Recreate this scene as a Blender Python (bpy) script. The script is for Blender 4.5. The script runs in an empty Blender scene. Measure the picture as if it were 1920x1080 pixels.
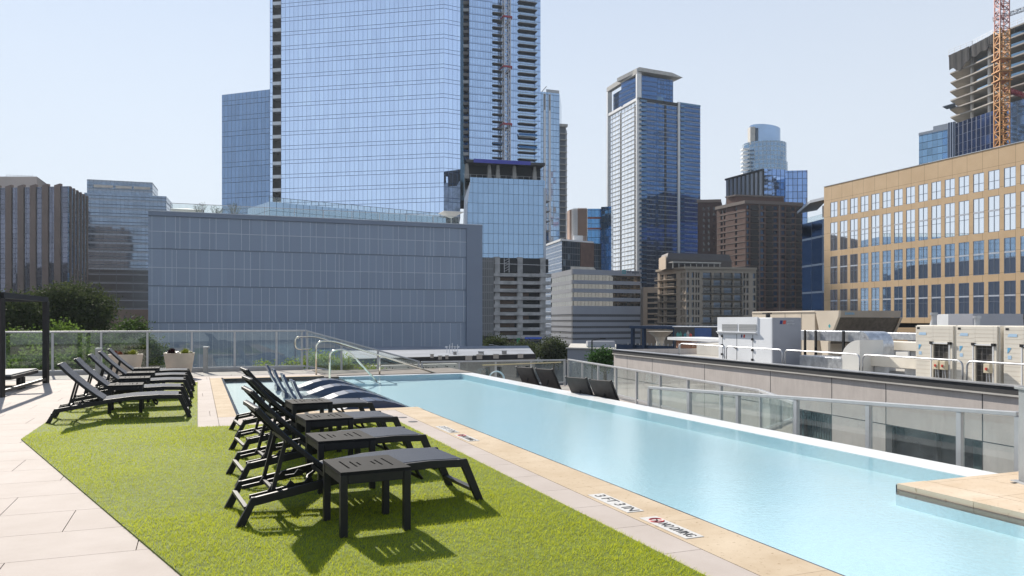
import bpy, math, random
import numpy as np
from mathutils import Vector, Matrix
R = math.radians
random.seed(11)
sc = bpy.context.scene
col = sc.collection

# ------------------------------------------------------------------ camera, sky, sun, exposure
F, HZ, CH = 1480.0, 600.0, 1.5          # focal length in photo pixels, horizon row, eye height over the pool deck
cd = bpy.data.cameras.new('camera')
cam = bpy.data.objects.new('camera', cd); col.objects.link(cam)
cam.location = (0, 0, CH); cam.rotation_euler = (R(90), 0, 0)
cd.sensor_width = 36; cd.lens = 36*F/1920; cd.shift_y = 60/1920
cd.clip_start = 0.05; cd.clip_end = 6000
sc.camera = cam
SUN_AZ, SUN_EL = -31.5, 32.0            # azimuth from +Y towards +X
w = bpy.data.worlds.new('World'); sc.world = w; w.use_nodes = True
nt = w.node_tree
sky = nt.nodes.new('ShaderNodeTexSky'); sky.sky_type = 'NISHITA'; sky.sun_disc = False
sky.sun_elevation = R(SUN_EL); sky.sun_rotation = R(SUN_AZ)
sky.air_density = 1.0; sky.dust_density = 0.0; sky.ozone_density = 3.0; sky.altitude = 100
bg = nt.nodes['Background']; bg.inputs['Strength'].default_value = 0.1
# pale summer haze low in the sky: the clear sky is veiled towards the horizon, all round
def wmath(op, a, b):
    n = nt.nodes.new('ShaderNodeMath'); n.operation = op
    for i, v in enumerate((a, b)):
        if isinstance(v, bpy.types.NodeSocket): nt.links.new(v, n.inputs[i])
        else: n.inputs[i].default_value = v
    return n.outputs[0]
wc = nt.nodes.new('ShaderNodeTexCoord'); ws = nt.nodes.new('ShaderNodeSeparateXYZ'); nt.links.new(wc.outputs['Generated'], ws.inputs[0])
q_ = wmath('DIVIDE', ws.outputs[2], .70); veil = wmath('MULTIPLY', wmath('EXPONENT', wmath('MULTIPLY', wmath('MULTIPLY', q_, q_), -1.0), 0), .95)
wm = nt.nodes.new('ShaderNodeMix'); wm.data_type = 'RGBA'
nt.links.new(veil, wm.inputs[0]); nt.links.new(sky.outputs[0], wm.inputs[6]); wm.inputs[7].default_value = (5.15, 5.5, 5.95, 1)
nt.links.new(wm.outputs[2], bg.inputs[0])
sl = bpy.data.lights.new('sun', 'SUN'); sun = bpy.data.objects.new('sun', sl); col.objects.link(sun)
sl.energy = 5.0; sl.angle = R(0.5); sl.color = (1, .93, .83)
sd = Vector((math.sin(R(SUN_AZ))*math.cos(R(SUN_EL)), math.cos(R(SUN_AZ))*math.cos(R(SUN_EL)), math.sin(R(SUN_EL))))
sun.rotation_euler = (-sd).to_track_quat('-Z', 'Y').to_euler()
sun.location = sd*60
sc.view_settings.view_transform = 'Standard'; sc.view_settings.look = 'None'
sc.view_settings.exposure = 0.6; sc.view_settings.gamma = 1
cy = sc.cycles
cy.use_denoising = True; cy.max_bounces = 8; cy.transparent_max_bounces = 24; cy.glossy_bounces = 5
cy.diffuse_bounces = 3; cy.caustics_reflective = False; cy.caustics_refractive = False; cy.sample_clamp_indirect = 6

# ------------------------------------------------------------------ helpers
GZ = -16.0                               # street level under the roof deck
def XY(px, Y): return Vector(((px-960)/F*Y, Y))
def zf(py, Y): return CH+(HZ-py)/F*Y
def P3(px, py, Y): return Vector(((px-960)/F*Y, Y, zf(py, Y)))
PA = 21.73                               # the pool's cross axis, degrees from +X
PF = Matrix.Rotation(R(PA), 4, 'Z')
def T(t, s, z=0): return PF @ Vector((t, s, z))

class MB:
    def __init__(s, M=None): s.v = []; s.f = []; s.M = M
    def add(s, vs, fs):
        n = len(s.v)
        s.v += [tuple(s.M @ Vector(v)) for v in vs] if s.M else [tuple(v) for v in vs]
        s.f += [tuple(n+i for i in f) for f in fs]; return s
    def box(s, x0, x1, y0, y1, z0, z1):
        return s.add([(x0,y0,z0),(x1,y0,z0),(x1,y1,z0),(x0,y1,z0),(x0,y0,z1),(x1,y0,z1),(x1,y1,z1),(x0,y1,z1)],
                     [(3,2,1,0),(4,5,6,7),(0,1,5,4),(1,2,6,5),(2,3,7,6),(3,0,4,7)])
    def quad(s, a, b, c, d): return s.add([a,b,c,d], [(0,1,2,3)])
    def prism(s, poly, z0, z1, bottom=True):
        n = len(poly)
        vs = [(p[0],p[1],z0) for p in poly]+[(p[0],p[1],z1) for p in poly]
        fs = [tuple(range(n,2*n))]+[(i,(i+1)%n,n+(i+1)%n,n+i) for i in range(n)]
        if bottom: fs.append(tuple(reversed(range(n))))
        return s.add(vs, fs)
    def side(s, poly, y0, y1):           # polygon in x,z extruded along y
        n = len(poly)
        vs = [(p[0],y0,p[1]) for p in poly]+[(p[0],y1,p[1]) for p in poly]
        fs = [tuple(range(n)), tuple(reversed(range(n,2*n)))]+[(i,n+i,n+(i+1)%n,(i+1)%n) for i in range(n)]
        return s.add(vs, fs)
    def bar(s, p, q, w, h=None, up=(0,0,1)):
        h = h or w; p = Vector(p); q = Vector(q); d = (q-p).normalized(); u = Vector(up)
        if abs(d.dot(u)) > .99: u = Vector((1,0,0))
        r = d.cross(u).normalized()*w/2; u = r.cross(d).normalized()*h/2
        return s.add([p-r-u,p+r-u,p+r+u,p-r+u,q-r-u,q+r-u,q+r+u,q-r+u],
                     [(0,1,2,3),(7,6,5,4),(4,5,1,0),(5,6,2,1),(6,7,3,2),(7,4,0,3)])
    def tube(s, pts, r, n=8, closed=False):
        pts = [Vector(p) for p in pts]; m = len(pts); vs = []; fs = []
        ref = None
        for i, p in enumerate(pts):
            a = pts[(i-1) % m] if (closed or i > 0) else p
            b = pts[(i+1) % m] if (closed or i < m-1) else p
            d = (b-a).normalized()
            if ref is None: ref = Vector((0,0,1)) if abs(d.z) < .9 else Vector((1,0,0))
            x = ref - d*ref.dot(d)
            if x.length < 1e-4: x = Vector((0,1,0)) - d*d.y
            x.normalize(); ref = x; y = d.cross(x)
            vs += [p+(x*math.cos(2*math.pi*k/n)+y*math.sin(2*math.pi*k/n))*r for k in range(n)]
        for i in range(m if closed else m-1):
            j = (i+1) % m
            fs += [(i*n+k, i*n+(k+1)%n, j*n+(k+1)%n, j*n+k) for k in range(n)]
        if not closed: fs += [tuple(reversed(range(n))), tuple((m-1)*n+k for k in range(n))]
        return s.add(vs, fs)
    def lathe(s, prof, n=24, c=(0,0,0)):
        vs = []; m = len(prof)
        for r, z in prof: vs += [(c[0]+r*math.cos(2*math.pi*k/n), c[1]+r*math.sin(2*math.pi*k/n), c[2]+z) for k in range(n)]
        fs = [(i*n+k, i*n+(k+1)%n, (i+1)*n+(k+1)%n, (i+1)*n+k) for i in range(m-1) for k in range(n)]
        fs += [tuple(reversed(range(n))), tuple((m-1)*n+k for k in range(n))]
        return s.add(vs, fs)
    def build(s, name, mat, parent=None, frame=None, local=False, smooth=False, bevel=0, kind=None):
        me = bpy.data.meshes.new(name); me.from_pydata(s.v, [], s.f); me.materials.append(mat)
        if smooth: me.polygons.foreach_set('use_smooth', [True]*len(me.polygons))
        me.update()
        o = bpy.data.objects.new(name, me); col.objects.link(o)
        place(o, parent, frame, local)
        if bevel:
            b = o.modifiers.new('bevel', 'BEVEL'); b.width = bevel; b.segments = 2; b.limit_method = 'ANGLE'
        if kind: o['kind'] = kind
        return o
WM = {}
def place(o, parent, frame=None, local=False):
    fm = frame.copy() if frame else Matrix()
    o.matrix_basis = fm
    if parent:
        o.parent = parent
        if not local: o.matrix_parent_inverse = WM[parent.name].inverted()
        WM[o.name] = (WM[parent.name] @ fm) if local else fm
    else: WM[o.name] = fm
def thing(name, label, cat, loc=(0,0,0), rz=0, group=None):
    o = bpy.data.objects.new(name, None); col.objects.link(o); o.empty_display_size = .2
    loc = Vector(loc if len(loc) == 3 else (loc[0], loc[1], GZ))
    o.location = loc; o.rotation_euler = (0,0,rz)
    WM[o.name] = Matrix.Translation(loc) @ Matrix.Rotation(rz, 4, 'Z')
    return tag(o, label, cat, group)
def tag(o, label, cat, group=None):
    o['label'] = label; o['category'] = cat
    if group: o['group'] = group
    return o
def struct(o): o['kind'] = 'structure'; return o
def copy_tree(o, parent=None):
    c = o.copy(); col.objects.link(c); c.parent = parent
    for ch in [x for x in bpy.data.objects if x.parent == o]: copy_tree(ch, c)
    return c
def instance(proto, first, loc, rz, label):
    o = proto if first else copy_tree(proto)
    o.location = loc; o.rotation_euler = (0,0,rz); o['label'] = label
    WM[o.name] = Matrix.Translation(Vector(loc)) @ Matrix.Rotation(rz, 4, 'Z')
    return o
def FR(a, b, z0=0.0):                    # vertical frame: x from a to b, y into the building, z up
    d = Vector((b[0]-a[0], b[1]-a[1])); W = d.length; d /= W
    return Matrix(((d.x,-d.y,0,a[0]),(d.y,d.x,0,a[1]),(0,0,1,z0),(0,0,0,1))), W
def upx(fm, px, d=0.0):                  # where the sight line of a photo column meets that plane
    k = (px-960)/F; o = fm.translation + fm.col[1].to_3d()*d; x = fm.col[0]
    return (k*o.y-o.x)/(x[0]-k*x[1])
def pt(fm, u, d, z=0.0): return fm @ Vector((u, d, z))

# ------------------------------------------------------------------ materials
class NT:
    def __init__(s, name):
        s.m = bpy.data.materials.new(name); s.m.use_nodes = True; s.t = s.m.node_tree; s.t.nodes.clear()
        s.out = s.n('ShaderNodeOutputMaterial')
    def n(s, ty, **kw):
        nd = s.t.nodes.new(ty)
        for k, v in kw.items(): setattr(nd, k, v)
        return nd
    def put(s, inp, v):
        if isinstance(v, bpy.types.NodeSocket): s.t.links.new(v, inp)
        elif v is not None:
            if isinstance(v, tuple) and len(v) == 3 and inp.type == 'RGBA': v = (*v, 1)
            inp.default_value = v
    def M(s, op, a, b=None, c=None):
        nd = s.n('ShaderNodeMath', operation=op)
        for i, v in enumerate((a, b, c)): s.put(nd.inputs[i], v) if v is not None else None
        return nd.outputs[0]
    def mix(s, f, a, b):
        nd = s.n('ShaderNodeMix', data_type='RGBA')
        s.put(nd.inputs[0], f); s.put(nd.inputs[6], a); s.put(nd.inputs[7], b); return nd.outputs[2]
    def mixf(s, f, a, b):
        nd = s.n('ShaderNodeMix', data_type='FLOAT')
        s.put(nd.inputs[0], f); s.put(nd.inputs[2], a); s.put(nd.inputs[3], b); return nd.outputs[0]
    def obj(s): return s.n('ShaderNodeTexCoord').outputs['Object']
    def noise(s, scale, detail=3, rough=.55, vec=None):
        nd = s.n('ShaderNodeTexNoise'); nd.inputs['Scale'].default_value = scale
        nd.inputs['Detail'].default_value = detail; nd.inputs['Roughness'].default_value = rough
        s.put(nd.inputs['Vector'], vec if vec is not None else s.obj()); return nd.outputs['Fac']
    def ramp(s, f, lo, hi):
        nd = s.n('ShaderNodeMapRange'); s.put(nd.inputs[0], f); nd.inputs[1].default_value = lo; nd.inputs[2].default_value = hi
        return nd.outputs[0]
    def bump(s, h, strength, dist):
        nd = s.n('ShaderNodeBump'); nd.inputs['Strength'].default_value = strength; nd.inputs['Distance'].default_value = dist
        s.put(nd.inputs['Height'], h); return nd.outputs[0]
    def pr(s, color, rough=.6, metal=0.0, spec=.5, normal=None):
        b = s.n('ShaderNodeBsdfPrincipled')
        s.put(b.inputs['Base Color'], color); s.put(b.inputs['Roughness'], rough); s.put(b.inputs['Metallic'], metal)
        s.put(b.inputs['Specular IOR Level'], spec)
        if normal is not None: s.put(b.inputs['Normal'], normal)
        return b.outputs[0]
    def schlick(s, f0, nrm=None, ex=5.0):        # same from both sides of the sheet
        ge = s.n('ShaderNodeNewGeometry'); d = s.n('ShaderNodeVectorMath', operation='DOT_PRODUCT')
        s.put(d.inputs[0], nrm if nrm is not None else ge.outputs['Normal']); s.put(d.inputs[1], ge.outputs['Incoming'])
        k = s.M('SUBTRACT', 1.0, s.M('MINIMUM', s.M('ABSOLUTE', d.outputs['Value']), 1.0))
        return s.M('ADD', f0, s.M('MULTIPLY', s.M('POWER', k, ex), 1-f0))
    def done(s, sh): s.t.links.new(sh, s.out.inputs[0]); return s.m

def mat(name, c, rough=.6, metal=0.0, var=.12, scale=3.0, spec=.5, bump=0, bscale=60, bdist=.002):
    t = NT(name); f = t.noise(scale, 4)
    d = tuple(x*(1-var*1.6) for x in c); e = tuple(min(1, x*(1+var)) for x in c)
    nrm = t.bump(t.noise(bscale, 3), bump, bdist) if bump else None
    return t.done(t.pr(t.mix(t.ramp(f, .3, .7), d, e), rough, metal, spec, nrm))

def facade(name, glass, metal=.85, rough=.04, du=2.0, wu=.1, dz=3.5, bands=(), mull=(.05,.07,.1), amp=.006, var=.12, uoff=0.0):
    """curtain wall: panes of glass in object space, mullions every du, horizontal bands inside every dz"""
    t = NT(name); sp = t.n('ShaderNodeSeparateXYZ'); t.put(sp.inputs[0], t.obj())
    X = t.M('DIVIDE', t.M('ADD', sp.outputs[0], 500+uoff), du); Z = t.M('DIVIDE', t.M('ADD', sp.outputs[2], 0.0), dz)
    fx = t.M('FRACT', X); fz = t.M('FRACT', Z)
    cv = t.n('ShaderNodeCombineXYZ'); t.put(cv.inputs[0], t.M('FLOOR', X)); t.put(cv.inputs[1], t.M('FLOOR', Z))
    wn = t.n('ShaderNodeTexWhiteNoise', noise_dimensions='2D'); t.put(wn.inputs['Vector'], cv.outputs[0])
    big = t.noise(.05, 2)
    vv = t.M('ADD', t.M('MULTIPLY', wn.outputs['Value'], .6), t.M('MULTIPLY', big, .4))
    c = t.mix(vv, tuple(x*(1-var) for x in glass), tuple(x*(1+var) for x in glass))
    me = metal; ro = rough
    for f0, f1, bc, bm, br in bands:
        k = t.M('MULTIPLY', t.M('GREATER_THAN', fz, f0), t.M('LESS_THAN', fz, f1))
        c = t.mix(k, c, bc); me = t.mixf(k, me, bm); ro = t.mixf(k, ro, br)
    if wu:
        k = t.M('LESS_THAN', fx, wu/du)
        c = t.mix(k, c, mull); me = t.mixf(k, me, 0.0); ro = t.mixf(k, ro, .4)
    nrm = None
    if amp:
        ge = t.n('ShaderNodeNewGeometry')
        v1 = t.n('ShaderNodeVectorMath', operation='SUBTRACT'); t.put(v1.inputs[0], wn.outputs['Color']); v1.inputs[1].default_value = (.5,.5,.5)
        v2 = t.n('ShaderNodeVectorMath', operation='SCALE'); t.put(v2.inputs[0], v1.outputs[0]); v2.inputs['Scale'].default_value = amp*2
        v3 = t.n('ShaderNodeVectorMath', operation='ADD'); t.put(v3.inputs[0], ge.outputs['Normal']); t.put(v3.inputs[1], v2.outputs[0])
        v4 = t.n('ShaderNodeVectorMath', operation='NORMALIZE'); t.put(v4.inputs[0], v3.outputs[0]); nrm = v4.outputs[0]
    return t.done(t.pr(c, ro, me, .5, nrm))

def glass_mat(name, tint, refl=.05, dust=.04, rough=.0):
    t = NT(name); fr = t.schlick(refl)
    tr = t.n('ShaderNodeBsdfTransparent'); tr.inputs[0].default_value = (*tint, 1)
    gl = t.n('ShaderNodeBsdfGlossy'); gl.inputs['Roughness'].default_value = rough; gl.inputs[0].default_value = (.9,.95,.95,1)
    df = t.n('ShaderNodeBsdfDiffuse'); df.inputs[0].default_value = (.75,.8,.78,1)
    a = t.n('ShaderNodeMixShader'); t.put(a.inputs[0], t.M('MULTIPLY', t.ramp(t.noise(2.5, 4), .35, .75), dust*2)); t.t.links.new(tr.outputs[0], a.inputs[1]); t.t.links.new(df.outputs[0], a.inputs[2])
    b = t.n('ShaderNodeMixShader'); t.put(b.inputs[0], fr); t.t.links.new(a.outputs[0], b.inputs[1]); t.t.links.new(gl.outputs[0], b.inputs[2])
    return t.done(b.outputs[0])

def stone(name, lo, hi, pit, pscale=55, rough=.75, isl=True):
    t = NT(name); f = t.noise(2.2, 5, .6)
    c = t.mix(t.ramp(f, .3, .72), lo, hi)
    if isl:
        ge = t.n('ShaderNodeNewGeometry')
        c = t.mix(t.M('MULTIPLY', ge.outputs['Random Per Island'], .35), c, lo)
    pits = t.ramp(t.noise(pscale, 4, .6), .61, .67)
    c = t.mix(t.M('MULTIPLY', pits, .55), c, pit)
    fine = t.noise(260, 2)
    c = t.mix(t.M('MULTIPLY', t.ramp(fine, .3, .7), .14), c, pit)
    return t.done(t.pr(c, rough, 0, .06, t.bump(t.noise(pscale*2, 4), .25, .002)))

def leaf_mat(name, lo, hi, trans=.35):
    t = NT(name); ge = t.n('ShaderNodeNewGeometry')
    c = t.mix(ge.outputs['Random Per Island'], lo, hi)
    c = t.mix(t.M('MULTIPLY', t.ramp(t.noise(.9, 2), .35, .7), .5), c, tuple(x*.62 for x in lo))
    a = t.pr(c, .75, 0, .08); tl = t.n('ShaderNodeBsdfTranslucent'); t.put(tl.inputs[0], t.mix(.5, c, tuple(min(1, x*1.7) for x in hi)))
    m = t.n('ShaderNodeMixShader'); m.inputs[0].default_value = trans
    t.t.links.new(a, m.inputs[1]); t.t.links.new(tl.outputs[0], m.inputs[2]); return t.done(m.outputs[0])

black = mat('black_aluminium', (.012,.0125,.0145), .5, 0, .2, 9, .35, .08, 220, .0008)
railsteel = mat('painted_grey_rail', (.42,.43,.44), .42, .2, .06, 6)
steel = mat('polished_steel', (.74,.68,.57), .16, 1, .05, 5)
galv = mat('galvanised_metal', (.46,.47,.49), .42, .7, .1, 4)
white_p = mat('white_paint', (.78,.79,.8), .45, 0, .04, 2)
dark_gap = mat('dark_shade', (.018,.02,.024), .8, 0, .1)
concrete = mat('raw_concrete', (.36,.35,.33), .85, 0, .14, .8, .3, .15, 12, .02)
lightcon = mat('pale_concrete', (.52,.5,.46), .85, 0, .1, .6, .3)
asphalt = mat('asphalt', (.05,.05,.052), .9, 0, .15, .3)
roofgrey = mat('roof_membrane', (.42,.42,.41), .8, 0, .1, .5)
whiteroof = mat('white_roof', (.7,.71,.72), .7, 0, .08, .4)
railglass = glass_mat('rail_glass', (.90,.93,.925), .045, .035)
plain_glass = mat('dark_window_glass', (.02,.03,.045), .05, 0, .2, .4, .9)
blue_glass = mat('blue_window_glass', (.045,.085,.15), .05, .35, .3, .3, .9)

# ------------------------------------------------------------------ ground and pool deck
struct(MB().add([(-3500,-600,GZ),(3500,-600,GZ),(3500,5500,GZ),(-3500,5500,GZ)], [(0,1,2,3)]).build('ground', asphalt))

paver = stone('sand_paver', (.45,.395,.355), (.52,.465,.425), (.42,.33,.26), 70)
coping_m = stone('travertine_coping', (.50,.395,.275), (.65,.545,.41), (.20,.12,.06), 24, .85)
joint = mat('dark_joint_sand', (.16,.14,.12), .9, 0, .2)
POOL_L, POOL_R, EDGE_R, SH_L = 3.55, 7.06, 7.5, .62
S_FAR, SH_NEAR, SH_FAR = 21.7, 13.3, 21.5
PLAT_T, PLAT_S = 5.95, 5.42
GAP = .006
def tiles(mb, t0, t1, s0, s1, dt, ds, z, jit=True, th=.03):
    """rows across t; running bond"""
    r = int(math.floor(s0/ds)) if jit else 0
    s = s0
    k = 0
    while s < s1-.02:
        e = min(s+ds, s1)
        t = t0-(((k*.414+.13) % 1)*dt if jit else 0)
        while t < t1-.02:
            f = t+dt
            a, b = max(t, t0), min(f, t1)
            if b-a > .05: mb.box(a+GAP/2, b-GAP/2, s+GAP/2, e-GAP/2, z-th, z)
            t = f
        s = e; k += 1
# base of the deck, with the pool cut out, in pool axes
deck = MB(PF)
for t0,t1,s0,s1 in ((-30,SH_L,-8,25.0),(SH_L,POOL_L,-8,SH_NEAR),(SH_L,POOL_L,SH_FAR,25.0),(POOL_L,EDGE_R,S_FAR+.3,24.3)):
    deck.box(t0,t1,s0,s1,-.6,-.028)
struct(deck.build('deck_base', joint))
pv = MB()
tiles(pv, -14, SH_L-.33, -2.54, 24.4, 1.25, .6855, 0)
tiles(pv, SH_L-.33, 2.75, -2.5, SH_NEAR-.33, 1.25, .6855, 0)
tiles(pv, SH_L-.33, POOL_L-.4, SH_FAR+.3, 24.4, 1.25, .6855, 0)
tiles(pv, 2.75, 3.065, -1.6+.0, 12.97, .4, .66, 0, False)
struct(pv.build('pool_deck', paver, frame=PF))
cp = MB()
def run(mb, t0, t1, s0, s1, n, axis, z0=-.03, z1=0.0):
    for i in range(n):
        if axis == 's':
            a = s0+(s1-s0)*i/n; b = s0+(s1-s0)*(i+1)/n; mb.box(t0, t1, a+.002, b-.002, z0, z1)
        else:
            a = t0+(t1-t0)*i/n; b = t0+(t1-t0)*(i+1)/n; mb.box(a+.002, b-.002, s0, s1, z0, z1)
run(cp, 3.07, POOL_L-.034, -1.6, SH_NEAR-.33, 11, 's', -.045)
run(cp, SH_L-.325, SH_L-.05, SH_NEAR-.325, SH_FAR+.3, 13, 's', -.045)
run(cp, SH_L, POOL_L-.01, SH_NEAR-.325, SH_NEAR-.012, 5, 't', -.045)
run(cp, SH_L, POOL_L-.4, SH_FAR+.012, SH_FAR+.295, 5, 't', -.045)
struct(cp.build('pool_coping', coping_m, frame=PF))
# raised stone corner at the near right of the pool
pl = MB()
run(pl, PLAT_T+.012, PLAT_T+.36, -1.5, PLAT_S, 9, 's', -.05, 0)
tiles(pl, PLAT_T+.365, 12.5, -1.5, PLAT_S-.01, .8, .62, .0, True, .06)
struct(pl.build('stone_landing', stone('landing_stone', (.60,.47,.33), (.74,.63,.5), (.34,.22,.12), 30), frame=PF))
pb = MB(PF); pb.box(PLAT_T+.031, 12.5, -8, PLAT_S-.004, -1.4, -.0655); struct(pb.build('landing_base', concrete))
# pool shell
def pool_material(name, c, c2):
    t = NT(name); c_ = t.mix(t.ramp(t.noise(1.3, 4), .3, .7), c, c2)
    c_ = t.mix(t.M('MULTIPLY', t.ramp(t.noise(24, 3, .7), .38, .62), .22), c_, tuple(x*.62 for x in c)); c_ = t.mix(t.M('MULTIPLY', t.ramp(t.noise(70, 2), .5, .65), .2), c_, tuple(x*.55 for x in c))  # plaster mottling, made stronger to stand in for rippled light on the floor
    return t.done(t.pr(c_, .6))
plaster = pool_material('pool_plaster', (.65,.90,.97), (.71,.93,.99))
shelf_m = pool_material('shelf_plaster', (.88,.92,.89), (.92,.95,.92))
tile_dark = mat('dark_pool_tile', (.035,.04,.055), .15, 0, .3, 30)
ps = MB(PF)
ZB = -.2
ps.quad((POOL_L,-8,ZB),(POOL_R,-8,ZB),(POOL_R,S_FAR,ZB),(POOL_L,S_FAR,ZB))
ps.quad((POOL_L,S_FAR,ZB),(POOL_R,S_FAR,ZB),(POOL_R,S_FAR,-.05),(POOL_L,S_FAR,-.05))
ps.quad((POOL_R,S_FAR,ZB),(POOL_R,PLAT_S,ZB),(POOL_R,PLAT_S,-.05),(POOL_R,S_FAR,-.05))
ps.quad((POOL_L,-8,ZB),(POOL_L,S_FAR,ZB),(POOL_L,S_FAR,-.1),(POOL_L,-8,-.1))
ps.quad((POOL_R,PLAT_S,ZB),(PLAT_T,PLAT_S,ZB),(PLAT_T,PLAT_S,-.1),(POOL_R,PLAT_S,-.1))
ps.quad((PLAT_T,PLAT_S,ZB),(PLAT_T,-8,ZB),(PLAT_T,-8,-.1),(PLAT_T,PLAT_S,-.1))
for k in range(3):                       # entry steps
    ps.box(POOL_L+.02+k*.42, POOL_L+.44+k*.42, 20.2, S_FAR-.02, ZB+.003, -.12-.025*k)
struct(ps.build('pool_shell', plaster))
sh = MB(PF)
sh.box(SH_L, POOL_L-.001, SH_NEAR, SH_FAR, -.5, -.12)
struct(sh.build('tanning_shelf', shelf_m))
tl = MB(PF)                              # waterline tiles
tl.box(POOL_L-.034, POOL_L, -8, SH_NEAR-.012, -.1, -.008)
tl.box(SH_L-.05, SH_L, SH_NEAR-.012, SH_FAR+.012, -.23, -.004)
tl.box(SH_L, POOL_L-.012, SH_NEAR-.012, SH_NEAR, -.23, -.004)
tl.box(SH_L, POOL_L-.4, SH_FAR, SH_FAR+.012, -.23, -.004)
tl.box(PLAT_T, PLAT_T+.03, -8, PLAT_S, -.062, -.0505); tl.box(PLAT_T+.012, EDGE_R, PLAT_S, PLAT_S+.012, -.1, -.012)
tl.box(POOL_L-.07, POOL_L+.02, SH_NEAR+.01, SH_FAR-.01, -.119, -.07)
for k in range(3): tl.box(POOL_L+.40+k*.42, POOL_L+.45+k*.42, 20.2, S_FAR-.3, -.1199-.025*k, -.115-.025*k)
struct(tl.build('waterline_tile', tile_dark))
wedge = MB(PF)                           # wet white overflow edge
wedge.box(POOL_R+.003, EDGE_R, PLAT_S+.012, S_FAR+.3, -1.3, -.046)
wedge.box(POOL_L-.4, POOL_R+.003, S_FAR+.003, S_FAR+.3, -1.3, -.046)
struct(wedge.build('overflow_edge', mat('wet_white_edge', (.82,.83,.82), .3, 0, .03, 2)))
def water_material():
    t = NT('pool_water'); o = t.obj()
    mp = t.n('ShaderNodeMapping'); t.put(mp.inputs[0], o); mp.inputs['Scale'].default_value = (1.0,1.0,1)
    h = t.M('ADD', t.M('MULTIPLY', t.noise(3.2, 2, .5, mp.outputs[0]), .3), t.M('MULTIPLY', t.noise(19, 4, .7, mp.outputs[0]), .62))
    nb = t.bump(h, .5, .0065)
    fr = t.M('MINIMUM', t.schlick(.02, nb, 3.6), .56)      # wave slopes cap the grazing reflection
    tr = t.n('ShaderNodeBsdfTransparent'); tr.inputs[0].default_value = (.90,.975,.985,1)
    gl = t.n('ShaderNodeBsdfGlossy'); gl.inputs['Roughness'].default_value = .03; t.put(gl.inputs['Normal'], nb)
    m = t.n('ShaderNodeMixShader'); t.put(m.inputs[0], fr); t.t.links.new(tr.outputs[0], m.inputs[1]); t.t.links.new(gl.outputs[0], m.inputs[2])
    return t.done(m.outputs[0])
wt = MB(PF)
def sheet(mb, t0, t1, s0, s1, z): mb.quad((t0,s0,z),(t1,s0,z),(t1,s1,z),(t0,s1,z))
sheet(wt, POOL_L, PLAT_T, -8, PLAT_S, -.05); sheet(wt, POOL_L, POOL_R, PLAT_S+.012, S_FAR, -.05); sheet(wt, POOL_L, PLAT_T, PLAT_S, PLAT_S+.012, -.05)
sheet(wt, SH_L, POOL_L, SH_NEAR, SH_FAR, -.05)
struct(wt.build('pool_water', water_material()))

# ------------------------------------------------------------------ artificial turf
TURF = [(2.75,-1.5),(2.75,11.79),(.0,11.79),(.0,20.3),(-2.05,20.3),(-2.05,11.45),(-.09,5.01),(1.92,-1.5)]
tb = MB(PF); tb.prism(TURF, .001, .012)
turf_m = mat('turf_backing', (.12,.16,.012), .9, 0, .25, 14)
struct(tb.build('lawn', turf_m))
def blades():
    rng = np.random.default_rng(5)
    P = np.array(TURF)
    pts = []
    for s0, s1, dens in ((2.6,4.6,14000),(4.6,6.5,11500),(6.5,9,7000),(9,12,4000),(12,20.3,1900)):
        n = int((s1-s0)*4.85*dens)
        q = np.stack([rng.uniform(-2.08,2.76,n), rng.uniform(s0,s1,n)], 1)
        inside = np.zeros(n, bool)
        for i in range(len(P)):
            a, b = P[i], P[(i+1) % len(P)]
            c = ((a[1] > q[:,1]) != (b[1] > q[:,1]))
            with np.errstate(divide='ignore', invalid='ignore'):
                x = (b[0]-a[0])*(q[:,1]-a[1])/(b[1]-a[1])+a[0]
            inside ^= c & (q[:,0] < x)
        q = q[inside]; pts.append(np.concatenate([q, np.full((len(q),1), 1.0 if s1 < 9.1 else 1.6)], 1))
    q = np.concatenate(pts); n = len(q)
    h = rng.uniform(.008,.026,n)*(.8+.35*np.sin(q[:,0]*3.1+1.7*np.sin(q[:,1]*1.3))*.5+.2); az = rng.uniform(0,6.283,n); ln = rng.uniform(.2,1.1,n)*h
    wv = rng.uniform(.0011,.0019,n)*q[:,2]
    dx, dy = np.cos(az), np.sin(az); wz = rng.uniform(0,6.283,n); wx, wy = np.cos(wz)*wv, np.sin(wz)*wv
    co = np.empty((n,3,3))
    co[:,0] = np.stack([q[:,0]-wx, q[:,1]-wy, np.full(n,.011)], 1)
    co[:,1] = np.stack([q[:,0]+wx, q[:,1]+wy, np.full(n,.011)], 1)
    co[:,2] = np.stack([q[:,0]+dx*ln+.005, q[:,1]+dy*ln-.006, .011+h], 1)
    me = bpy.data.meshes.new('grass')
    me.vertices.add(n*3); me.vertices.foreach_set('co', co.reshape(-1))
    me.loops.add(n*3); me.loops.foreach_set('vertex_index', np.arange(n*3, dtype=np.int32))
    me.polygons.add(n); me.polygons.foreach_set('loop_start', np.arange(0, n*3, 3, dtype=np.int32))
    me.update(calc_edges=True); me.validate()
    me.materials.append(leaf_mat('turf_blade', (.11,.19,.006), (.52,.545,.04), .45))
    o = bpy.data.objects.new('grass', me); col.objects.link(o); o.matrix_basis = PF; o['kind'] = 'stuff'
    tag(o, 'bright green artificial turf blades between pavers and pool', 'grass')
blades()

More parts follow.
